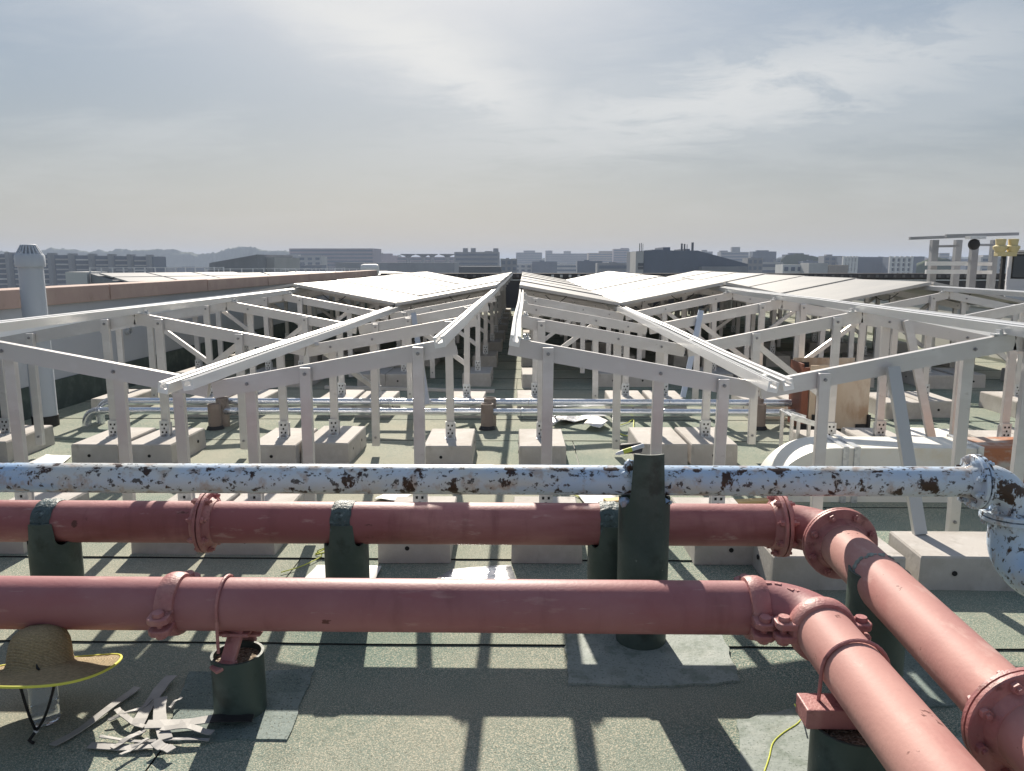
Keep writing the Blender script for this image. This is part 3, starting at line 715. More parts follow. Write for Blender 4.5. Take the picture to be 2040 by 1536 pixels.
# --- pale blue pipe
pc = thing('blue_pipe', 'rust-spotted pale blue pipe crossing in front of the racks', 'pipe', (0.0, YC, ZC))
xfl = aty(1945, 950, YC).x
MB().sweep([(-4.2+i*0.6, YC, ZC) for i in range(9)] + [(xfl-.02, YC, ZC)], RC, 36).build('pipe_section', 'blue', pc, True)
flange_pair(pc, (xfl, YC, ZC), (1, 0, 0), 0.105, RC, 'blue')
XD = 1.885
ec = XD - xfl - 0.03
MB().sweep([(xfl+.02, YC, ZC)] + [(XD-ec+ec*math.sin(a), YC, ZC-ec+ec*math.cos(a)) for a in [PI/2*i/12 for i in range(13)]], RC*1.2, 36).build('elbow', 'blue', pc, True)
zfl = ZC-ec-.02
flange_pair(pc, (XD, YC, zfl), (0, 0, 1), 0.105, RC, 'blue')
cu = Vector((0.50, -0.86, 0)).normalized()
pth = [Vector((XD, YC, zfl-.02)), Vector((XD, YC, zfl-.09))] + [Vector((XD, YC, zfl-.09)) + cu*(0.14*(1-math.cos(a))) + Vector((0, 0, -0.14*math.sin(a))) for a in [PI/2*i/10 for i in range(1, 11)]]
MB().sweep(pth, RC*1.22, 36).build('elbow', 'blue', pc, True)
end = pth[-1]
gm = MB()
for t_ in (0.012, 0.040):
    gm.lathe([(RC*1.22, t_-.012), (RC*1.42, t_-.008), (RC*1.42, t_+.008), (RC*1.22, t_+.012)], end, cu, 32, cap=False)
gm.build('coupling', 'blue', pc, True, flat_angle=35)
MB().sweep([end, end+cu*2.6], RC*1.15, 32).build('pipe_section', 'blue', pc, True)

# --- notched tube posts that carry the pipes
def notched_tube(parent, c, r, ztop, zsh, half, th=0.009, name='tube', back=True, m='tubegreen', zb=-0.002):
    n = 72; mb = MB(); vs = []
    for ring, (rad) in enumerate((r, r-th)):
        for k in range(n):
            a = 2*PI*k/n
            d = math.atan2(math.sin(a+PI/2), math.cos(a+PI/2))     # 0 at the viewer's side
            ad = min(abs(d), (PI-abs(d)) if back else 9)
            t = min(1, max(0, (ad-half)/0.10))
            zz = ztop*(1-t) + zsh*t - 0.012*t*math.sin(min(1, max(0, (ad-half-.1)/0.5))*PI)
            for z in (zb, zz): vs.append((c[0]+rad*math.cos(a), c[1]+rad*math.sin(a), z))
    fs = []
    for k in range(n):
        j = (k+1) % n; o = 2*n
        fs.append((2*k, 2*j, 2*j+1, 2*k+1)); fs.append((o+2*j, o+2*k, o+2*k+1, o+2*j+1)); fs.append((2*k+1, 2*j+1, o+2*j+1, o+2*k+1))
    mb.add(vs, fs)
    return mb.build(name, m, parent, True, flat_angle=35)

def strap(parent, x, w, r, yc, zc, a0=-0.35, a1=PI+0.35, th=0.012):
    n = 22; k = 8; vs = []
    for i in range(n+1):
        a = a0 + (a1-a0)*i/n
        for j in range(k+1):
            xx = x - w/2 + w*j/k + 0.006*noise.noise((i*0.7, j*2.3, x*9))
            rr = r + th*(0.6 + 0.5*noise.noise((i*0.9, j*1.1, x*5))) * (1 if 0 < j < k else 0.35)
            vs.append((xx, yc - rr*math.cos(a), zc + rr*math.sin(a)))
    fs = [(i*(k+1)+j, i*(k+1)+j+1, (i+1)*(k+1)+j+1, (i+1)*(k+1)+j) for i in range(n) for j in range(k)]
    return MB().add(vs, fs).build('strap', 'tape', parent, True, flat_angle=60)

for pxx, lab, w in ((108, 'dark green tube post under the second red pipe at the far left', 0.088), (690, 'dark green tube post with black bitumen strap, left of centre', 0.081), (1215, 'dark green tube post hidden partly behind the tall blue pipe post', 0.081)):
    x = aty(pxx, 1043, YB).x
    t = thing('pipe_post', lab, 'pipe support', (x, YB, 0), 'green tube posts under the pipes')
    notched_tube(t, (x, YB-0.01), w+0.012, ZB+0.02, ZB-RB*0.75, 0.52)
    strap(t, x-.005, 0.085, RB, YB, ZB)
t = thing('pipe_post', 'tall dark green tube post holding up the pale blue pipe', 'pipe support', (0.479, YC-0.02, 0), 'green tube posts under the pipes')
notched_tube(t, (0.468, YC-0.005), 0.099, 0.79, 0.60, 0.62, back=False)
# clump of torn sealing compound where the pipe enters the tube
for cxp, czp, rr_ in ((0.40, 0.735, 0.022), (0.393, 0.70, 0.018), (0.385, 0.59, 0.022), (0.545, 0.59, 0.02), (0.548, 0.66, 0.018)):
    mb = MB(); mb.lathe([(0.004, -rr_), (rr_*.7, -rr_*.7), (rr_, 0), (rr_*.7, rr_*.7), (0.004, rr_)], (cxp, YC-0.045, czp), (0.3, -0.6, 0.8), 10)
    for v in mb.v: v += Vector((noise.noise(v*60), noise.noise(v*60+Vector((5, 0, 0))), noise.noise(v*60+Vector((0, 5, 0)))))*0.014
    mb.build('sealant_clump', 'blue', t, True, flat_angle=80)

def saddle_post(c, r, h, lab, zpipe, rp, along='x', beam=False):
    t = thing('pipe_post', lab, 'pipe support', (c[0], c[1], 0), 'green tube posts under the pipes')
    n = notched_tube(t, c, r, h, h, 9.0)
    d = MB(); d.lathe([(r-.010, h-.03), (r-.010, h-.022)], (c[0], c[1], 0), (0, 0, 1), 30); d.build('gravel_fill', 'gravel', t)
    return t
# support one: short gravel filled tube with cast saddle and hoop
x1 = -0.955
t = saddle_post((x1, 2.38), 0.085, 0.214, 'short gravel-filled green tube with a red saddle under the nearest pipe', ZA, RA)
zb_ = ZA-RA
sd = MB()
pl = [(-.055, 0.0), (-.035, 0.0), (-.02, .035), (.02, .035), (.035, 0.0), (.055, 0.0), (.04, zb_-.19), (-.04, zb_-.19)]
sd.bar((x1-.02, YA-.075, 0.190), (x1+.0, YA-.02, zb_+.006), 0.055, 0.016, (0, 0, 1))
sd.bar((x1+.0, YA+.08, 0.200), (x1+.0, YA+.02, zb_+.006), 0.055, 0.016, (0, 0, 1))
sd.box((x1-.045, YA-.045, zb_-.012), (x1+.045, YA+.045, zb_+.001))
sd.box((x1-.075, YA-.02, zb_-.022), (x1+.075, YA+.02, zb_-.013))
sd.bar((x1-.05, YA-.115, 0.196), (x1-.0, YA-.06, 0.206), 0.05, 0.012, (0, 0, 1))
sd.build('saddle', 'redcast', t, bevel=0.004)
xu = aty(452, 1200, YA).x
hp = [(xu, YA-RA-.006, 0.245)] + [(xu+0.0, YA-(RA+.006)*math.cos(a), ZA+(RA+.006)*math.sin(a)) for a in [PI*i/16 for i in range(17)]] + [(xu, YA+RA+.006, 0.245)]
MB().sweep(hp, 0.0055, 8).build('u_bolt', 'redcast', t, True)
# support two under the run towards the viewer
c2 = (0.915, 1.99)
t = saddle_post(c2, 0.105, 0.225, 'wide green tube under the nearest red pipe where it runs to the viewer', ZA, RA)
MB().box((c2[0]-.135, c2[1]-.03, 0.226), (c2[0]+.135, c2[1]+.06, 0.284)).build('support_beam', 'redcast', t, bevel=0.004)
yu = c2[1]+0.02
hp = [(XE-RA-.01, yu, 0.284)] + [(XE-(RA+.007)*math.cos(a), yu, ZA+(RA+.007)*math.sin(a)) for a in [PI*i/16 for i in range(17)]] + [(XE+RA+.01, yu, 0.284)]
MB().sweep(hp, 0.0055, 8).build('u_bolt', 'redcast', t, True)
# support under the second run
c3 = (1.235, 2.56)
t = thing('pipe_post', 'green tube post under the second red pipe where it runs to the viewer', 'pipe support', (c3[0], c3[1], 0), 'green tube posts under the pipes')
n_ = 72
def side_tube():
    mb = MB(); vs = []
    r = 0.100
    for rad in (r, r-.009):
        for k in range(n_):
            a = 2*PI*k/n_; xx = math.cos(a)
            dx = abs(xx*rad)
            zz = ZB + 0.035 if abs(xx) > 0.80 else ZB - math.sqrt(max(0.0, (RB+.002)**2-min(dx, RB)**2))
            for z in (-.002, zz): vs.append((c3[0]+rad*xx, c3[1]+rad*math.sin(a), z))
    fs = []
    for k in range(n_):
        j = (k+1) % n_; o = 2*n_
        fs += [(2*k, 2*j, 2*j+1, 2*k+1), (o+2*j, o+2*k, o+2*k+1, o+2*j+1), (2*k+1, 2*j+1, o+2*j+1, o+2*k+1)]
    return mb.add(vs, fs)
side_tube().build('tube', 'tubegreen', t, True, flat_angle=35)
mb = MB()
for i in range(16):
    a = PI*(0.04+0.92*i/15)
    p = Vector((c3[0] - (RB+.001)*math.cos(a), c3[1]+0.02+0.03*noise.noise((i*1.3, 0, 0)), ZB + (RB+.001)*math.sin(a)))
    rr_ = 0.007 + 0.006*random.random()
    if 5 < i < 15 and i % 2: rr_ *= 0.6
    mb.lathe([(.002, -rr_*.5), (rr_, -rr_*.1), (rr_, rr_*.2), (.002, rr_*.5)], p, p-Vector((c3[0], p.y, ZB)), 7)
mb.build('sealant_remains', 'sealant', t, True)

# ------------------------------------------------------------------ loose things near the viewer
# hat on a water bottle
hc = aty(80, 1324, 2.30)
HM = Matrix.Translation(hc) @ Matrix.Rotation(R(-6), 4, 'Y') @ Matrix.Rotation(R(-17), 4, 'X')
def hat():
    prof = [(0.002, 0.128), (0.03, 0.126), (0.055, 0.117), (0.075, 0.10), (0.086, 0.075), (0.091, 0.045), (0.093, 0.018), (0.098, 0.004), (0.112, -0.002), (0.15, -0.008), (0.19, -0.014), (0.215, -0.015), (0.235, -0.013)]
    seg = 64; vs = []; uvs = []
    L = 0
    for i, (r, z) in enumerate(prof):
        if i: L += math.hypot(prof[i][0]-prof[i-1][0], prof[i][1]-prof[i-1][1])
        for k in range(seg):
            a = 2*PI*k/seg
            wv = (0.008*math.sin(2*a+0.6) + 0.006*math.sin(3*a) - 0.022*max(0, math.cos(a)))*max(0, (r-.10)/.145)**1.5 + 0.0*max(0, math.cos(a-0.25))**3*max(0, (r-.12)/.12)
            sq = 1 + 0.04*math.cos(2*a)*(1 if z > 0 else 0)
            vs.append(HM @ Vector((r*math.cos(a)*sq, r*math.sin(a), z + wv)))
            uvs.append((k/seg, L*10))
    n = len(prof)
    fs = [(i*seg+k, (i+1)*seg+k, (i+1)*seg+(k+1) % seg, i*seg+(k+1) % seg) for i in range(n-1) for k in range(seg)]
    return vs, fs, uvs, seg, n
h = thing('straw_hat', 'woven straw hat with yellow-green brim edge perched on a clear bottle', 'hat', hc)
vs, fs, uvs, seg, n = hat()
mb = MB().add(vs, fs)
ho = mb.build('hat_body', 'straw', h, True, flat_angle=80)
uvl = ho.data.uv_layers.new(name='UVMap')
for lp in ho.data.loops:
    u = uvs[lp.vertex_index]; uvl.data[lp.index].uv = u
md = ho.modifiers.new('solid', 'SOLIDIFY'); md.thickness = 0.003; md.offset = -1
rim = [vs[(n-1)*seg+k] for k in range(seg)]
MB().sweep(rim + [rim[0], rim[1]], 0.0042, 8, cap=False).build('brim_trim', 'yellow', h, True)
bead = atz(72, 1456, 0.03)
for px0 in (40, 108):
    a = aty(px0, 1366, 2.16); pts = [a.lerp(bead, i/8) + Vector((0, 0, -0.02*math.sin(PI*i/8))) for i in range(9)]
    MB().sweep(pts, 0.0042, 8).build('chin_cord', 'cord', h, True)
MB().sweep([bead, bead+Vector((-.012, -.02, -.02)), atz(66, 1480, 0.012)], 0.005, 8).build('chin_cord', 'cord', h, True)
MB().lathe([(.002, -.008), (.007, -.004), (.007, .004), (.002, .008)], bead, (0, 0, 1), 10).build('cord_bead', 'greycap', h, True)
kn = HM @ Vector((0.055, -0.085, 0.006))
MB().sweep([kn+Vector((-.006, -.004, .012)), kn+Vector((.0, -.010, .002)), kn+Vector((.006, -.010, -.004))], [.002, .004, .003], 8).build('cord_knot', 'cord', h, True)
bt = thing('water_bottle', 'clear plastic bottle standing on the roof under the straw hat', 'bottle', (hc.x, hc.y+.0, 0.006))
MB().lathe([(.002, .008), (.030, .006), (.040, .010), (.043, .02), (.043, .06), (.041, .065), (.043, .07), (.043, .15), (.036, .18), (.016, .205), (.014, .215)], (hc.x, hc.y, 0.004), (0, 0, 1), 28).build('bottle_body', 'pet', bt, True)
MB().lathe([(.0165, .217), (.0165, .232), (.002, .2325)], (hc.x, hc.y, 0.004), (0, 0, 1), 16).build('bottle_cap', 'white', bt, True)

# offcut strips
ST = [((274, 1370), (105, 1488), .030, 'longest pale offcut strip, pointing towards the straw hat', 0),
      ((343, 1350), (276, 1448), .042, 'wide pale offcut strip at the top of the offcut heap', 0),
      ((304, 1396), (216, 1436), .013, 'narrow offcut strip crossing the wide one at its left', 0),
      ((233, 1413), (290, 1450), .022, 'short bent offcut strip at the left of the heap', 0),
      ((321, 1391), (331, 1474), .042, 'upright grey offcut strip under the wide pale one', 0),
      ((292, 1448), (504, 1432), .046, 'offcut strip with a black right-hand end', 1),
      ((322, 1452), (424, 1462), .026, 'offcut strip just below the black-ended one', 0),
      ((178, 1486), (309, 1488), .032, 'pale offcut strip lying lowest in the heap', 0),
      ((199, 1473), (417, 1476), .012, 'long thin offcut strip lying level across the heap', 0),
      ((288, 1456), (223, 1492), .020, 'short slanting offcut strip in the lower heap', 0),
      ((295, 1473), (240, 1507), .012, 'dark thin offcut strip sticking out at the bottom of the heap', 0),
      ((309, 1482), (342, 1497), .034, 'small hooked offcut at the lower right of the heap', 0),
      ((362, 1391), (338, 1411), .010, 'tiny loose offcut sliver right of the heap', 0)]
for i, (a, b, w, lab, blk) in enumerate(ST):
    z = 0.014 + 0.0035*(i % 7)
    p, q = atz(*a, z), atz(*b, z); d = (q-p).normalized(); sd = Vector((-d.y, d.x, 0)); rr = random.Random(i)
    n = 10; vs = []
    cv = rr.uniform(-.02, .02); lf = rr.uniform(.001, .010)
    for j in range(n+1):
        t = j/n; c = p.lerp(q, t) + sd*(cv*math.sin(PI*t)) + Vector((0, 0, lf*(math.sin(PI*t*1.3+i))**2))
        ww = w*(1-.12*rr.random())
        tw = Vector((0, 0, rr.uniform(-.001, .001)))
        vs += [c-sd*ww/2-tw, c+sd*ww/2+tw, c+sd*ww/2+tw+Vector((0, 0, .003)), c-sd*ww/2-tw+Vector((0, 0, .003))]
    fs = []; mi = []
    for j in range(n):
        o = 4*j
        for e in range(4): fs.append((o+e, o+(e+1) % 4, o+4+(e+1) % 4, o+4+e)); mi.append(1 if blk and j >= 6 else 0)
    fs += [(3, 2, 1, 0), (4*n, 4*n+1, 4*n+2, 4*n+3)]; mi += [0, 1 if blk else 0]
    mb = MB().add(vs, fs); mb.mi = mi
    cen = (p+q)/2; mb.origin = Vector((cen.x, cen.y, 0))
    o = mb.build('offcut_strip', ['strip', 'black'])
    tag(o, lab, 'offcut', 'offcut strips heaped beside the hat')

def string(pts, lab, r=0.0022):
    P3 = [atz(x, y, 0.012 + (z if len(p) > 2 else 0)) if True else None for p in pts for (x, y, z) in [(p[0], p[1], p[2] if len(p) > 2 else 0)]]
    out = []
    for i in range(len(P3)-1):
        a0, a, b, b1 = P3[max(i-1, 0)], P3[i], P3[i+1], P3[min(i+2, len(P3)-1)]
        for t in [j/6 for j in range(6)]:
            out.append(0.5*((2*a) + (b-a0)*t + (2*a0-5*a+4*b-b1)*t*t + (3*a-a0-3*b+b1)*t**3))
    out.append(P3[-1])
    mb = MB().sweep(out, r, 6); mb.origin = Vector((out[0].x, out[0].y, 0))
    o = mb.build('string', 'string', None, True); tag(o, lab, 'string')
string([(1583, 1403, .06), (1596, 1425), (1590, 1440), (1560, 1460), (1540, 1480), (1532, 1510), (1520, 1545)], 'thin yellow-green string trailing from the wide green tube at lower right')
string([(560, 1140), (600, 1128), (640, 1108), (632, 1098, .02), (650, 1092, .03), (628, 1104), (655, 1098)], 'tangle of yellow-green string beside the left centre green post', 0.003)
string([(1225, 850), (1250, 842), (1262, 836), (1264, 858), (1290, 870), (1240, 866), (1222, 846)], 'loose pale string lying in front of the silver conduits', 0.004)
string([(1140, 984), (1160, 992), (1185, 1002), (1215, 985)], 'yellow string lying beside the aisle block behind the red pipe', 0.004)

# rubber block and marker resting on the blue pipe
q = aty(1257, 893, 2.965)
mb = MB(); mb.origin = q.copy()
mb.lathe([(.018, -.042), (.021, -.038), (.021, .038), (.018, .042)], q, (1, 0.1, 0.05), 16)
tag(mb.build('rubber_plug', 'black', None, True), 'black rubber plug lying on the blue pipe behind the tall post', 'plug')
a, b = aty(1226, 905, 2.915), aty(1283, 887, 2.915)
mk = thing('marker_pen', 'white marker pen with a yellow-green band resting on the tall post', 'pen', a)
d = b-a
MB().lathe([(.003, 0), (.007, .012), (.0085, .03), (.0085, d.length*.28)], a, d, 14).build('pen_tip', 'greycap', mk, True)
MB().lathe([(.0092, d.length*.281), (.0092, d.length*.58)], a, d, 14).build('pen_label', 'string', mk, True)
MB().lathe([(.0088, d.length*.581), (.0088, d.length*.97), (.006, d.length)], a, d, 14).build('pen_body', 'greycap', mk, True)

# ------------------------------------------------------------------ middle distance
# vent pipe
vx, vy = -4.44, 6.93
v = thing('vent_pipe', 'tall pale grey vent pipe with a slotted cowl beside the left parapet', 'vent pipe', (vx, vy, 0))
MB().lathe([(.105, .10), (.103, .5), (.100, 1.50)], (vx, vy, 0), (0, 0, 1), 32).build('pipe_section', 'pvc', v, True)
MB().lathe([(.112, -.002), (.112, .10)], (vx, vy, 0), (0, 0, 1), 32).build('base_collar', 'black', v, True)
cw = MB().lathe([(.118, 1.455), (.120, 1.46), (.120, 1.555), (.105, 1.575)], (vx, vy, 0), (0, 0, 1), 32).build('cowl', 'pvc', v, True)
for k in range(20):
    a = 2*PI*k/20; u = Vector((math.cos(a), math.sin(a), 0))
    MB().bar(Vector((vx, vy, 1.57))+u*.106, Vector((vx, vy, 1.650))+u*.062, .014, .006, u).build('cowl_rib', 'pvc', cw)
MB().lathe([(.068, 1.645), (.066, 1.652), (.05, 1.658), (.002, 1.66)], (vx, vy, 0), (0, 0, 1), 28).build('cowl_cap', 'pvc', v, True)
MB().lathe([(.06, 1.56), (.06, 1.63)], (vx, vy, 0), (0, 0, 1), 20).build('inner_tube', 'pvc', v, True)

# silver conduits
XC0 = -4.05
for i, (yy, zz, x0, x1, lab) in enumerate(((6.92, 0.145, -4.05, 2.55, 'lower silver clad conduit crossing the roof behind the first blocks'), (7.03, 0.215, -3.98, 2.55, 'upper silver clad conduit crossing the roof behind the first blocks'))):
    t = thing('conduit', lab, 'conduit', (x0, yy, 0), 'twin silver conduits')
    rr_ = 0.034
    rb = 0.12
    path = [(x0, yy, 0.0), (x0, yy, zz-rb)] + [(x0+rb-rb*math.cos(a), yy, zz-rb+rb*math.sin(a)) for a in [PI/2*j/8 for j in range(1, 9)]]
    if i == 0 or True:
        MB().sweep(path, rr_*1.12, 20).build('elbow', 'silver', t, True)
    xs = x0+rb
    while xs < x1:
        xe = min(xs+1.3, x1)
        MB().sweep([(xs, yy, zz), (xe-.004, yy, zz)], rr_, 20).build('clad_section', 'silver', t, True)
        MB().lathe([(rr_*1.02, 0), (rr_*1.07, .004), (rr_*1.07, .022), (rr_*1.02, .026)], (xs+.001, yy, zz), (1, 0, 0), 20, cap=False).build('joint_band', 'silver', t, True)
        xs = xe
for k, (pxx, lab) in enumerate(((424, 'brown stub tube carrying the silver conduits at the left'), (970, 'brown stub tube carrying the silver conduits in the aisle'), (1515, 'brown stub tube carrying the silver conduits at the right'))):
    c = atz(pxx, 858); t = thing('conduit_stub', lab, 'conduit support', (c.x, c.y, 0), 'brown stubs under the silver conduits')
    for dy, hh in ((0.06, 0.235), (0.20, 0.265)):
        n = MB().lathe([(.058, -.002), (.056, hh), (.050, hh), (.050, hh-.03)], (c.x+.02*(dy > .1), c.y+dy, 0), (0, 0, 1), 22)
        n.build('tube', 'stub', t, True, flat_angle=40)
    MB().lathe([(.078, .004), (.066, .03), (.0585, .035)], (c.x, c.y+.06, 0), (0, 0, 1), 18, cap=False).build('bitumen_collar', 'black', t, True)

# white duct with quarter-round end
dt = thing('duct', 'white sheet metal duct with a rounded end and a rusted right part', 'duct', (2.4, 4.87, 0))
def duct_profile(x0, x1, r=0.40, top=0.352, bot=0.0):
    pts = [(x1, bot), (x1, top)]
    pts += [(x0+r-r*math.sin(a)*1.0, top-(r-r*math.cos(a))*top/r) for a in [PI/2*i/14 for i in range(15)]]
    return pts
poly = duct_profile(1.55, 2.85)
A_, B_ = Vector((1, 0, 0)), Vector((0, 0, 1))
MB().prism(poly, [(0, 5.05, 0), (0, 4.72, 0)], frame=(A_, B_)).build('duct_section', 'duct', dt, True, flat_angle=30)
for xx in (1.99, 2.06):
    MB().box((xx, 4.705, 0.0), (xx+.035, 5.065, .364)).build('duct_flange', 'galv', dt)
MB().box((2.855, 4.73, 0.002), (5.2, 5.06, .352)).build('duct_section', 'ductrust', dt, bevel=0.006)
MB().box((2.82, 4.70, 0.0), (2.853, 5.07, .366)).build('duct_flange', 'galv', dt)

# plywood crate
ct = thing('plywood_crate', 'stained plywood crate with black metal corners standing on the roof', 'crate', (2.74, 6.95, 0))
cx0, cx1, cy0, cy1, cz = 2.46, 3.06, 6.78, 7.1, 0.60
MB().box((cx0+.13, cy0, .03), (cx1, cy0+.018, cz)).build('front_board', 'ply', ct)
MB().box((cx0, cy0+.02, .03), (cx0+.018, cy1, cz+.01)).build('side_board', 'brownply', ct)
MB().box((cx1-.018, cy0+.02, .03), (cx1, cy1, cz)).build('side_board', 'ply', ct)
MB().box((cx0+.02, cy1-.018, .03), (cx1-.02, cy1, cz+.03)).build('back_board', 'ply', ct)
MB().box((cx0+.02, cy0+.02, .03), (cx1-.02, cy1-.02, .05)).build('base_board', 'ply', ct)
MB().box((cx0+.0, cy0-.004, .03), (cx0+.06, cy0+.014, cz-.02)).build('batten', 'brownply', ct)
MB().box((cx0+.07, cy0-.006, .03), (cx0+.125, cy0+.012, cz)).build('batten', 'ply', ct)
MB().box((cx0+.128, cy0-.003, .05), (cx0+.17, cy0-.001, cz-.1)).build('batten', 'brownply', ct)
for xx in (cx0+.05, cx1-.06):
    MB().box((xx-.05, cy0-.016, .005), (xx+.07, cy0-.007, .075)).build('corner_bracket', 'black', ct, bevel=.003)
    MB().box((xx+.05, cy0-.03, .005), (xx+.075, cy0+.03, .16)).build('corner_bracket', 'black', ct, bevel=.003)
MB().box((cx0+.03, cy1-.03, cz-.09), (cx0+.16, cy1-.019, cz-.01)).build('corner_bracket', 'black', ct, bevel=.003)
# perforated angle stand
stx, sty = 2.02, 5.75
st = thing('angle_stand', 'small stand of perforated pale steel angles left of the plywood crate', 'stand', (stx, sty, 0))
for (dx, dy, hh) in ((0, 0, .36), (.13, .0, .31), (0, .22, .36), (.13, .22, .31)):
    MB().box((stx+dx, sty+dy, 0.0), (stx+dx+.022, sty+dy+.022, hh)).build('leg', 'alu', st)
MB().bar((stx-.005, sty-.006, .345), (stx+.20, sty-.006, .285), .006, .04).build('top_bar', 'galv', st)
MB().bar((stx-.005, sty+.25, .345), (stx+.20, sty+.25, .285), .006, .04).build('top_bar', 'galv', st)
for k in range(5):
    MB().bar((stx+.0+.04*k, sty-.012, .351-.012*k), (stx+.0+.04*k, sty+.256, .351-.012*k), .016, .004).build('cross_slat', 'galv', st)

# sheets and lumber on the floor
def sheet(quad, lab, m='white', z=0.014, name='sheet', curl=0.02, cat='sheet'):
    c = [atz(x, y, z) for x, y in quad]; n = 8; vs = []
    for i in range(n+1):
        for j in range(n+1):
            u, v_ = i/n, j/n
            p = c[0].lerp(c[1], u).lerp(c[3].lerp(c[2], u), v_)
            e = max(abs(u-.5), abs(v_-.5))*2
            p.z += curl*(0.35*abs(noise.noise((u*2.2, v_*2.2, len(lab)))) + 0.5*e**3*abs(noise.noise((u*1.5+4, v_*1.5, len(lab)))))
            vs.append(p)
    fs = [(i*(n+1)+j, (i+1)*(n+1)+j, (i+1)*(n+1)+j+1, i*(n+1)+j+1) for i in range(n) for j in range(n)]
    mb = MB().add(vs, fs); mb.origin = Vector((c[0].x, c[0].y, 0))
    o = mb.build(name, m, None, True)
    md = o.modifiers.new('solid', 'SOLIDIFY'); md.thickness = .003
    tag(o, lab, cat); return o
sheet([(1098, 850), (1170, 838), (1205, 828), (1110, 826)], 'crumpled silver foil sheet in front of the conduits', 'foil', curl=0.16)
sheet([(1160, 846), (1195, 853), (1212, 840), (1182, 826)], 'stiff white board on the crumpled foil by the conduits', 'white', z=.05, curl=.05)
sheet([(745, 994), (800, 1000), (820, 986), (765, 984)], 'thin white board beside the aisle block behind the red pipe', 'white')
sheet([(600, 1160), (745, 1160), (760, 1128), (632, 1126)], 'white sheet lying flat behind the left centre green post', 'white', curl=.01)
sheet([(860, 1160), (1030, 1160), (1018, 1126), (900, 1134)], 'glossy pale sheet lying flat behind the nearest red pipe', 'foil', curl=.01)
sheet([(52, 924), (125, 924), (142, 908), (92, 906)], 'small white sheet on the roof at the far left', 'white')
sheet([(1170, 1010), (1232, 1010), (1225, 985), (1150, 985)], 'pale cardboard sheet left of the tall green post', 'white', curl=.03)
sheet([(1800, 880), (1990, 880), (1960, 858), (1810, 852)], 'white plastic sheet spread behind the duct', 'white', curl=.03)
a, b = atz(1425, 1006, 0.03), atz(1530, 1000, 0.03)
mb = MB().bar(a, b, 0.06, 0.04); mb.origin = a.copy()
tag(mb.build('timber_batten', 'timber', bevel=.003), 'short yellow timber batten lying behind the second red pipe', 'timber')
a, b = atz(1205, 1003, 0.03), atz(1250, 1000, 0.03)
mb = MB().bar(a, b, 0.07, 0.05); mb.origin = a.copy()
tag(mb.build('timber_batten', 'timber', bevel=.003), 'timber end behind the tall green post', 'timber')
a, b = atz(648, 771, 0.02), atz(985, 779, 0.02)
mb = MB().bar(a, b, 0.05, 0.035); mb.origin = a.copy()
tag(mb.build('aluminium_bar', 'alu'), 'long aluminium bar lying across the floor in front of shaded blocks', 'bar')
a, b = atz(230, 716, 0.02), atz(90, 760, 0.02)

# right-hand plant
def P3(x, y, Y): return aty(x, y, Y)
rk = thing('pipe_rack', 'grey steel frame of tall posts and rails standing at the far right', 'frame', (8.0, 13.6, 0))
for px_, Y in ((1858, 13.6), (1905, 14.4), (1938, 13.6), (1978, 14.4)):
    tp = P3(px_+4, 478, Y); MB().box((tp.x-.055, Y-.05, 0), (tp.x+.055, Y+.05, tp.z)).build('post', 'greysteel', rk)
for (xa, ya, xb, yb, Y, h_) in ((1812, 475, 1940, 470, 13.9, .05), (1884, 470, 2028, 466, 13.5, .05), (1856, 491, 1910, 490, 14.0, .04), (1940, 488, 1980, 488, 14.0, .04)):
    MB().bar(P3(xa, ya, Y), P3(xb, yb, Y), .06, h_).build('top_rail', 'greysteel', rk)
for yv_ in (525, 541.5):
    MB().bar(P3(1844, yv_, 13.45), P3(1925, yv_, 13.45), .05, .07).build('white_rail', 'white', rk)
    MB().bar(P3(1925, yv_+1, 13.75), P3(1975, yv_+1, 13.75), .05, .06).build('white_rail', 'white', rk)
f_ = P3(1940, 487, 13.3); MB().lathe([(.05, -.03), (.09, -.02), (.09, .03), (.05, .05)], f_, (0, -1, 0), 16).build('floodlight', 'black', rk, True)
MB().box((f_.x-.12, 13.2, f_.z+.09), (f_.x+.14, 13.36, f_.z+.14)).build('lamp_hood', 'galv', rk)
lp = thing('lamp_post', 'thin black post with two cream lamps at the right edge', 'lamp post', (P3(2000, 560, 12.1).x, 12.1, 0))
lx = P3(2000, 508, 12.1)
MB().box((lx.x-.025, 12.075, 0), (lx.x+.025, 12.125, lx.z)).build('post', 'black', lp)
MB().bar(P3(1984, 506, 12.1), P3(2022, 506, 12.1), .12, .07).build('lamp_bracket', 'cream', lp, bevel=.01)
for px_ in (1992, 2017):
    c = P3(px_, 500, 12.1)
    MB().lathe([(.05, -.04), (.075, .0), (.10, .04), (.10, .07), (.065, .09), (.075, .18), (.02, .185)], c, (0, 0, 1), 16).build('lamp_head', 'cream', lp, True)
cb = thing('plant_cabin', 'pale grey plant cabin with a rounded dark window at the right edge', 'cabin', (8.2, 13, 0))
c0 = P3(2009, 520, 12.4)
CM = Matrix.Translation((c0.x, 12.4, 0)) @ Matrix.Rotation(R(-31), 4, 'Z')
ztc = P3(2011, 503, 12.4).z
MB().box((0, 0, 0), (2.2, 1.8, ztc), M=CM).build('cabin_body', 'cabin', cb, bevel=.03)
MB().box((-.04, -.04, ztc+.002), (2.25, 1.85, ztc+.04), M=CM).build('cabin_roof', 'cabin', cb, bevel=.01)
MB().box((.07, -.012, 1.26), (.24, -.001, 1.60), M=CM).build('window', 'window', cb, bevel=.03)
MB().box((.05, -.006, 1.24), (.26, -.0005, 1.62), M=CM).build('window_seal', 'black', cb, bevel=.004)
MB().box((.30, -.03, 1.05), (.33, -.002, 1.2), M=CM).build('door_handle', 'black', cb)

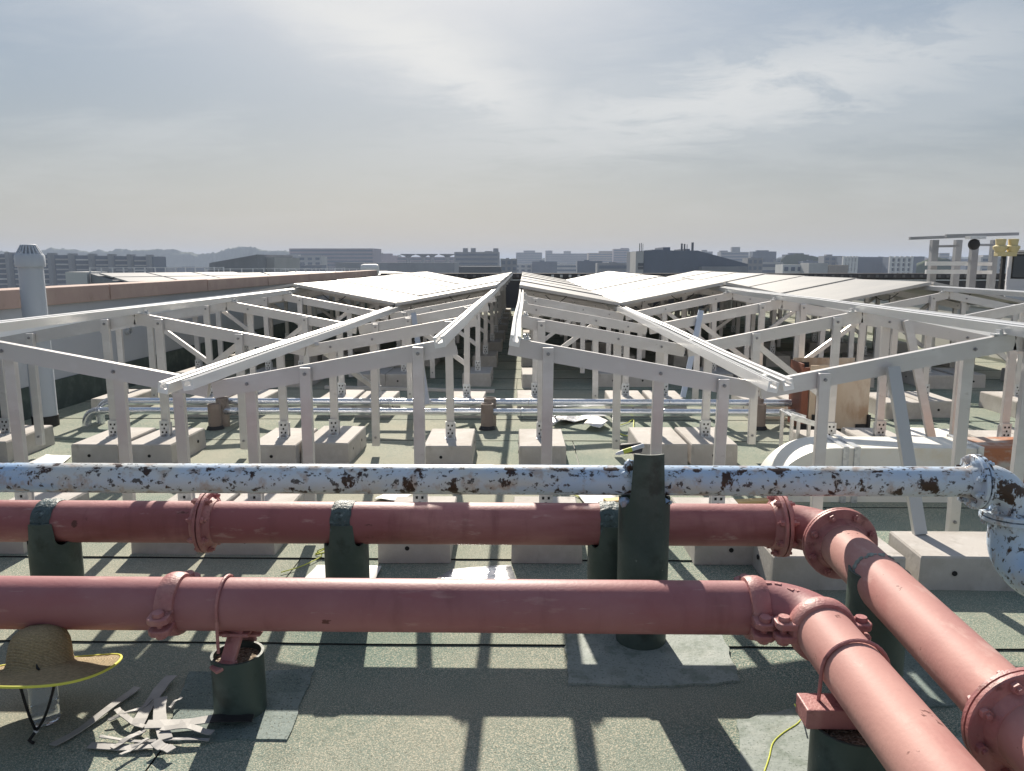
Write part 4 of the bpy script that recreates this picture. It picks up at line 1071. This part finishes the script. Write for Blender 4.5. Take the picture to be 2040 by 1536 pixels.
# ------------------------------------------------------------------ the city beyond
GZ = -30.0
g = MB().add([(-9000, -3000, GZ), (9000, -3000, GZ), (9000, 9000, GZ), (-9000, 9000, GZ)], [(0, 1, 2, 3)]).build('ground', 'land'); struct(g)

def bld(label, px0, px1, ytop, D, m, floors=6, depth=None, boxes=(), win='bands', name='building', slope=None, base=None, group='buildings on the hazy skyline', wm='city_blue'):
    """building standing on the city ground, its front seen between two photo columns at distance D"""
    a, b = aty(px0, ytop, D), aty(px1, ytop, D)
    zt_ = a.z; dp = depth or max(10, (b.x-a.x)*0.5)
    t = thing(name, label, 'building', ((a.x+b.x)/2, D, GZ), group)
    mb = MB(); z0 = GZ
    if slope is None: mb.box((a.x, D, z0), (b.x, D+dp, zt_))
    else:
        zl, zr_ = aty(px0, slope[0], D).z, aty(px1, slope[1], D).z
        mb.add([(a.x, D, z0), (b.x, D, z0), (b.x, D+dp, z0), (a.x, D+dp, z0), (a.x, D, zl), (b.x, D, zr_), (b.x, D+dp, zr_), (a.x, D+dp, zl)], [(0, 3, 2, 1), (4, 5, 6, 7), (0, 1, 5, 4), (1, 2, 6, 5), (2, 3, 7, 6), (3, 0, 4, 7)])
    mb.build('wall', m, t)
    for (x0, x1, yt) in boxes:
        p, q = aty(x0, yt, D), aty(x1, yt, D)
        MB().box((p.x, D+dp*.3, zt_-.1), (q.x, D+dp*.7, p.z)).build('roof_house', m, t)
    fh = 3.2
    if win == 'bands':
        z = zt_ - 1.2; k = 0
        while z > max(GZ, 1.5-60/F*D) and k < floors:
            MB().box((a.x+1, D-.25, z-1.5), (b.x-1, D-.02, z)).build('window_band', wm, t); z -= fh; k += 1
    elif win == 'grid':
        n = max(3, int((b.x-a.x)/4.5)); z = zt_-1.0; k = 0
        wsrc = None
        while z > max(GZ, 1.5-60/F*D) and k < floors:
            for i in range(n):
                xx = a.x + (b.x-a.x)*(i+.22)/n; xe = a.x + (b.x-a.x)*(i+.78)/n
                if wsrc is None:
                    wsrc = MB().box((xx, D-.3, z-1.7), (xe, D-.02, z)).build('window', wm, t); wo = (xx, z)
                else:
                    o = bpy.data.objects.new('window', wsrc.data); COL.objects.link(o); o.parent = t; o.location = (xx-wo[0], 0, z-wo[1])
            z -= fh; k += 1
    return t, a, b, dp

# slab block of flats at the far left: piers and access balconies
D = 380
t = thing('apartment_slab', 'long dark slab block of flats with stacked balconies behind the left parapet', 'building', (aty(110, 510, D).x, D, GZ))
a, b = aty(-60, 505, D), aty(228, 516, D)
MB().add([(a.x, D, GZ), (b.x, D+40, GZ), (b.x, D+55, GZ), (a.x, D+15, GZ), (a.x, D, a.z), (b.x, D+40, a.z-1.2), (b.x, D+55, a.z-1.2), (a.x, D+15, a.z)], [(0, 3, 2, 1), (4, 5, 6, 7), (0, 1, 5, 4), (1, 2, 6, 5), (2, 3, 7, 6), (3, 0, 4, 7)]).build('wall', 'city_blue', t)
nb = 9
for i in range(nb):
    f0, f1 = i/nb, (i+.68)/nb
    p0 = Vector((a.x+(b.x-a.x)*f0, D+40*f0, 0)); p1 = Vector((a.x+(b.x-a.x)*f1, D+40*f1, 0))
    off = Vector((.28, -1, 0))*1.1
    for k in range(9):
        z = a.z - 1.4*f0 - 2.2 - 2.55*k
        MB().bar(p0+off+Vector((0, 0, z)), p1+off+Vector((0, 0, z)), .3, .75).build('balcony', 'city_pale' if (i+k) % 5 else 'city_white', t)
    q0 = Vector((a.x+(b.x-a.x)*(f1+.03/nb), D+40*f1, 0)); q1 = Vector((a.x+(b.x-a.x)*(i+.93)/nb, D+40*(i+.93)/nb, 0))
    MB().box((q0.x, q0.y-2.2, GZ), (q1.x, q0.y+4, a.z+.8-1.2*f0)).build('stair_tower', 'city_grey', t)

# neighbouring factory roofs with panels
def pv_roof(lab, C1, C2, depth_dir, nu, nv):
    """C1 ridge-left, C2 eave-left world points; depth_dir along the ridge"""
    t = thing('factory_building', lab, 'building', (C1.x, C1.y, GZ))
    d = depth_dir
    low = GZ
    vs = [C1, C2, C2+d, C1+d]
    vs2 = [Vector((v.x, v.y, low)) for v in vs]
    MB().add(vs+vs2, [(0, 1, 2, 3), (0, 4, 5, 1), (1, 5, 6, 2), (2, 6, 7, 3), (3, 7, 4, 0)]).build('wall', 'city_grey', t)
    u = (C2-C1); nn = u.cross(d).normalized()
    if nn.z < 0: nn = -nn
    for i in range(nu):
        for j in range(nv):
            p = [C1 + u*((i+.06+.88*a_)/nu*0.82+.14) + d*((j+.03+.94*b_)/nv) + nn*.25 for a_, b_ in ((0, 0), (1, 0), (1, 1), (0, 1))]
            q_ = [x_ - nn*.12 for x_ in p]
            MB().add(p+q_, [(0, 1, 2, 3), (7, 6, 5, 4), (0, 4, 5, 1), (1, 5, 6, 2), (2, 6, 7, 3), (3, 7, 4, 0)]).build('solar_panel', 'glass', t)
    for j in range(14):
        p = C1 + d*(j/13)
        MB().box((p.x-.05, p.y-.05, p.z), (p.x+.05, p.y+.05, p.z+.55)).build('rail_post', 'galv', t)
    MB().bar(C1+Vector((0, 0, .5)), C1+d+Vector((0, 0, .5)), .06, .06).build('guard_rail', 'galv', t)
    return t
C1 = aty(180, 545, 70); C2 = aty(300, 581, 55)
pv_roof('factory roof with pale solar panels beyond the left parapet', C1, C2, Vector((9.0, 8.2, 0)), 3, 3)
MB().box((C1.x-2.0, C1.y-.5, GZ), (C1.x-.05, C1.y+3, C1.z+.15)).build('end_wall', 'city_white', bpy.data.objects['factory_building'])
C1 = aty(412, 545, 88); C2 = aty(470, 569, 74)
pv_roof('second factory roof with solar panels farther along the left parapet', C1, C2, Vector((13, 12, 0)), 2, 3)
C1 = aty(560, 543, 120); C2 = aty(640, 553, 95)
pv_roof('third factory roof glimpsed over the left coping', C1, C2, Vector((14, 6, 0)), 2, 3)
bld('shed roofed grey plant building behind the factory roofs', 416, 513, 515, 170, 'city_grey', slope=(524, 507), win=None, boxes=(), depth=26)
bld('pale narrow block beside the shed roofed plant building', 514, 546, 513, 176, 'city_pale', win=None, depth=20)

SK = [
 ('long pale office block on the left of the skyline', 576, 744, 495, 700, 'city_mauve', 9, (), 'bands'),
 ('lower pale block in front of the long office block', 548, 640, 510, 520, 'city_pale', 5, ((560, 590, 507),), 'grid'),
 ('wide low factory with a bright roof line left of centre', 668, 905, 523, 420, 'city_grey', 1, (), None),
 ('small domed hall left of the saucer roofs', 746, 790, 509, 820, 'city_mauve', 2, ((756, 780, 505),), None),
 ('broad mauve block below the saucer roofs', 790, 905, 512, 760, 'city_mauve', 3, (), 'bands'),
 ('square grey block with three roof houses near the centre', 905, 994, 502, 560, 'city_grey', 7, ((921, 930, 494), (937, 946, 494), (982, 992, 494.5), (965, 980, 500)), 'bands'),
 ('dark low shed in front of the three roof house block', 914, 998, 531, 300, 'city_dark', 1, (), None),
 ('hazy stepped block just right of the aisle line', 1028, 1080, 503, 1150, 'city_grey', 5, ((1043, 1066, 499),), 'bands'),
 ('hazy block with two small towers right of the aisle', 1087, 1170, 505, 1200, 'city_grey', 5, ((1087, 1101, 499), (1124, 1138, 500)), 'bands'),
 ('hazy tan block between the twin towers and the stepped one', 1172, 1222, 504, 1100, 'city_tan', 5, ((1194, 1221, 500),), 'bands'),
 ('tall hazy stepped block left of the big grey shed', 1222, 1254, 496, 1050, 'city_mauve', 7, ((1237, 1253, 494),), 'bands'),
 ('low hazy block touching the big grey shed', 1254, 1272, 506, 1000, 'city_grey', 4, (), 'bands'),
 ('hazy block peeping over the right slope of the grey shed', 1392, 1420, 501, 900, 'city_grey', 3, ((1400, 1410, 498),), 'bands'),
 ('tall hazy block behind the lower end of the grey shed', 1436, 1492, 502, 850, 'city_grey', 5, ((1461, 1477, 492), (1437, 1452, 499)), 'bands'),
 ('dark square block right of the grey shed', 1500, 1547, 501, 640, 'city_blue', 8, ((1510, 1534, 498.5),), 'grid'),
 ('dark square block with a flat roof, further right', 1566, 1612, 507, 640, 'city_blue', 7, ((1575, 1604, 504),), 'grid'),
 ('long low pale block below the two dark square ones', 1500, 1560, 522, 430, 'city_pale', 4, (), 'bands'),
 ('block of flats with dark windows left of the white gridded ones', 1642, 1680, 510, 520, 'city_grey', 9, ((1650, 1662, 507),), 'grid'),
 ('blue glass block between the white gridded flats', 1706, 1770, 512, 520, 'city_blue', 9, (), 'bands'),
 ('wide blue block behind the grey steel frame', 1816, 1842, 511, 540, 'city_blue', 8, (), 'bands'),
 ('hazy tower seen through the grey steel frame', 1872, 1892, 504, 900, 'city_grey', 6, (), 'bands'),
 ('pale terrace low on the right beside the frame', 1560, 1600, 527, 330, 'city_white', 3, (), 'grid'),
 ('pale flat roofed store below the white gridded flats', 1612, 1650, 524, 320, 'city_pale', 2, (), None),
 ('brown shed beside the flat roofed store', 1651, 1690, 528, 320, 'city_tan', 1, (), None),
 ('pale block seen beyond the cream lamps', 1955, 2040, 512, 500, 'city_pale', 6, ((1966, 1980, 508),), 'grid'),
]
for s in SK: bld(s[0], s[1], s[2], s[3], s[4], s[5], s[6], boxes=s[7], win=s[8])
for x0, x1, lab in ((1680, 1705, 'white gridded block of flats, left one of the two'), (1773, 1815, 'white gridded block of flats, right one of the two')):
    t, a, b, dp = bld(lab, x0, x1, 512, 505, 'city_blue', win=None)
    for k in range(8):
        z = a.z - .4 - 3.0*k
        MB().box((a.x-.3, 503.2, z-.5), (b.x+.3, 504.9, z+.4)).build('floor_slab', 'city_white', t)
    n = 5
    for i in range(n):
        xx = a.x + (b.x-a.x)*i/(n-1)
        MB().box((xx-.7, 503.0, GZ), (xx+.7, 504.8, a.z+.5)).build('white_pier', 'city_white', t)
# bright roof edges on the wide low factory
# saucer roofs
for i, xx in enumerate((813, 843, 861, 891)):
    c = aty(xx, 507, 740); w = 7.5 if i != 2 else 5.5
    lab = ('leftmost saucer shaped roof on the skyline', 'second saucer shaped roof from the left', 'smallest saucer shaped roof on the skyline', 'rightmost saucer shaped roof beside the square grey block')[i]
    t = thing('saucer_roof', lab, 'roof tower', (c.x, 740, GZ), 'saucer roofs on the skyline')
    MB().lathe([(2, c.z-GZ-2.5), (w*.5, c.z-GZ-1.2), (w, c.z-GZ), (w, c.z-GZ+.5), (1, c.z-GZ+.6)], (c.x, 740, GZ), (0, 0, 1), 20).build('roof', 'city_dark', t, True)
    MB().lathe([(2, 0), (2, c.z-GZ-2.4)], (c.x, 740, GZ), (0, 0, 1), 12).build('stem', 'city_grey', t, True)
# big grey shed with antennas
t, a, b, dp = bld('big blue grey shed with antennas and a long sloping right end', 1283, 1390, 499, 240, 'city_blue', win=None, depth=40, boxes=((1312, 1334, 496), (1335, 1350, 491), (1378, 1391, 494.5)))
p0, p1 = aty(1390, 499, 240), aty(1490, 526, 240)
MB().add([(p0.x, 240, GZ), (p1.x, 240, GZ), (p1.x, 280, GZ), (p0.x, 280, GZ), (p0.x, 240, p0.z), (p1.x, 240, p1.z), (p1.x, 280, p1.z), (p0.x, 280, p0.z)], [(0, 3, 2, 1), (4, 5, 6, 7), (0, 1, 5, 4), (1, 2, 6, 5), (2, 3, 7, 6), (3, 0, 4, 7)]).build('sloping_end', 'city_blue', t)
p0, p1 = aty(1267, 501, 239), aty(1282.5, 501, 239)
MB().box((p0.x, 239, GZ), (p1.x, 252, p0.z)).build('stair_tower', 'city_pale', t)
for yv_ in (527, 534):
    q0 = aty(1271, yv_, 239); MB().box((q0.x, 238.7, q0.z-.45), (q0.x+1.6, 238.98, q0.z+.45)).build('window', 'city_dark', t)
q0, q1 = aty(1398, 531, 236), aty(1489, 531, 236)
MB().box((q0.x, 236, GZ), (q1.x, 239.9, q0.z)).build('lean_to', 'city_grey', t)
for xx, y0, w in ((1274.5, 485, .12), (1278, 484, .09), (1281, 486, .07), (1358.5, 485, .28), (1364, 486, .22), (1369, 487, .08), (1380, 483, .35)):
    q0 = aty(xx, y0, 245); MB().box((q0.x-w, 244.9, aty(xx, 501, 245).z), (q0.x+w, 245.2, q0.z)).build('antenna', 'city_dark', t)
# filler blocks, low and hazy
FLAB = ['left of the wide low factory, under the long office block', 'between the long office block and the wide low factory', 'touching the right side of the three roof house block', 'filling the gap right of the dark low shed', 'below the hazy stepped block right of the aisle', 'below the block with two small towers', 'below the hazy tan block', 'below the tall stepped block, left of the big grey shed', 'between the big grey shed and the dark square block', 'between the two dark square blocks', 'below the second dark square block', 'in front of the blue glass block', 'below the right white gridded flats', 'left of the tower seen through the steel frame', 'right of the tower seen through the steel frame', 'behind the right half of the steel frame', 'right of the dark slab of flats, low over the coping', 'right of the shed roofed plant building', 'left of the shed roofed plant building, low over the coping', 'lowest, in front of the steel frame']
rr = random.Random(3)
fl = [(560, 640, 528), (640, 668, 526), (998, 1030, 516), (1000, 1060, 526), (1060, 1110, 521), (1100, 1160, 526), (1150, 1200, 520), (1190, 1270, 524), (1490, 1520, 514), (1548, 1570, 517), (1600, 1645, 520), (1690, 1760, 532), (1740, 1800, 534), (1840, 1875, 517), (1890, 1935, 516), (1925, 1960, 520), (230, 330, 534), (440, 560, 531), (330, 420, 533), (1800, 1900, 530)]
for i, (x0, x1, yt) in enumerate(fl):
    Dv = rr.uniform(380, 800)
    bld('small hazy block ' + FLAB[i], x0, x1, yt, Dv, rr.choice(['city_grey', 'city_pale', 'city_mauve', 'city_grey', 'city_blue']), rr.randint(2, 4), win=rr.choice(['bands', 'grid', 'bands']), boxes=((x0+(x1-x0)*.3, x0+(x1-x0)*.5, yt-2.2),), group='small hazy blocks among the distant rooftops')
# white tank beyond the far parapet
wt = aty(737, 537, 60)
t = thing('water_tank', 'small white tank beyond the far parapet at its left end', 'tank', (wt.x, 60, GZ))
MB().lathe([(.05, -.72), (.36, -.66), (.42, -.5), (.42, .5), (.36, .66), (.05, .72)], (wt.x, 60, wt.z), (1, 0, 0), 18).build('tank_body', 'white', t, True)
MB().box((wt.x-.6, 59.7, GZ), (wt.x+.6, 60.3, wt.z-.36)).build('tank_base', 'city_grey', t)

# wooded hills
def ridge(name, prof, D, depth, amp, seed, res=2.0):
    xs = []; mb = MB(); vs = []
    x = prof[0][0]; cols = []
    while x <= prof[-1][0]:
        for i in range(len(prof)-1):
            if prof[i][0] <= x <= prof[i+1][0]:
                t = (x-prof[i][0])/(prof[i+1][0]-prof[i][0]); yv = prof[i][1]*(1-t)+prof[i+1][1]*t; break
        cols.append((x, yv)); x += res
    rows = 12
    for (x, yv) in cols:
        top = aty(x, yv, D)
        for r in range(rows+1):
            f = r/rows
            Y = D - depth*(1-f)
            h = GZ + (top.z-GZ)*(1-(1-f)**1.6)
            p = Vector((top.x*Y/D, Y, h))
            q = p*0.06 + Vector((seed, 0, 0))
            p.z += amp*(noise.noise(q)*1.0 + .6*abs(noise.noise(q*2.3)) + 0.4*noise.noise(q*5))
            vs.append(p)
    n = rows+1
    fs = [(i*n+r, (i+1)*n+r, (i+1)*n+r+1, i*n+r+1) for i in range(len(cols)-1) for r in range(rows)]
    return mb.add(vs, fs).build(name, 'wood', None, True, flat_angle=80)
h1 = ridge('wooded_hills', [(-500, 500), (0, 502), (60, 501), (100, 495), (140, 498), (190, 501), (235, 498), (300, 497), (345, 496), (372, 503), (400, 507), (440, 502), (455, 495), (480, 492), (512, 494), (530, 500), (560, 500), (600, 502), (760, 508), (800, 512)], 1500, 45, 4.0, 1.0)
struct(h1, 'stuff')
h2 = ridge('distant_woods', [(540, 520), (700, 514), (1030, 515), (1300, 515), (1480, 511), (1540, 513), (1600, 509), (1640, 512), (1720, 512), (1830, 511), (1880, 513), (1960, 510), (2100, 512), (2500, 511)], 1700, 40, 3.2, 5.0)
struct(h2, 'stuff')
h3 = ridge('park_trees', [(1556, 516), (1566, 510), (1585, 507), (1612, 509), (1640, 514), (1650, 522)], 560, 14, 1.6, 9.0, 1.0); struct(h3, 'stuff')
h4 = ridge('park_trees', [(1826, 524), (1840, 519), (1862, 516), (1884, 518), (1900, 523)], 420, 25, 1.4, 13.0, 1.0); struct(h4, 'stuff')

# ------------------------------------------------------------------ haze
hz = MB().box((-9050, -3050, -31.0), (9050, 9050, 44)).build('haze', 'white')
hz.data.materials.clear()
hm = bpy.data.materials.new('haze_air'); hm.use_nodes = True
hn = hm.node_tree.nodes; hn.clear()
pv = hn.new('ShaderNodeVolumePrincipled'); pv.inputs['Density'].default_value = 0.00040; pv.inputs['Color'].default_value = (0.54, 0.62, 0.80, 1); pv.inputs['Anisotropy'].default_value = 0.0
ho_ = hn.new('ShaderNodeOutputMaterial'); hm.node_tree.links.new(pv.outputs[0], ho_.inputs['Volume'])
hz.data.materials.append(hm); struct(hz, 'stuff')

for o in [hole_src, holx_src, brk_src, bolt_src, clamp_src] + block_src: bpy.data.objects.remove(o)
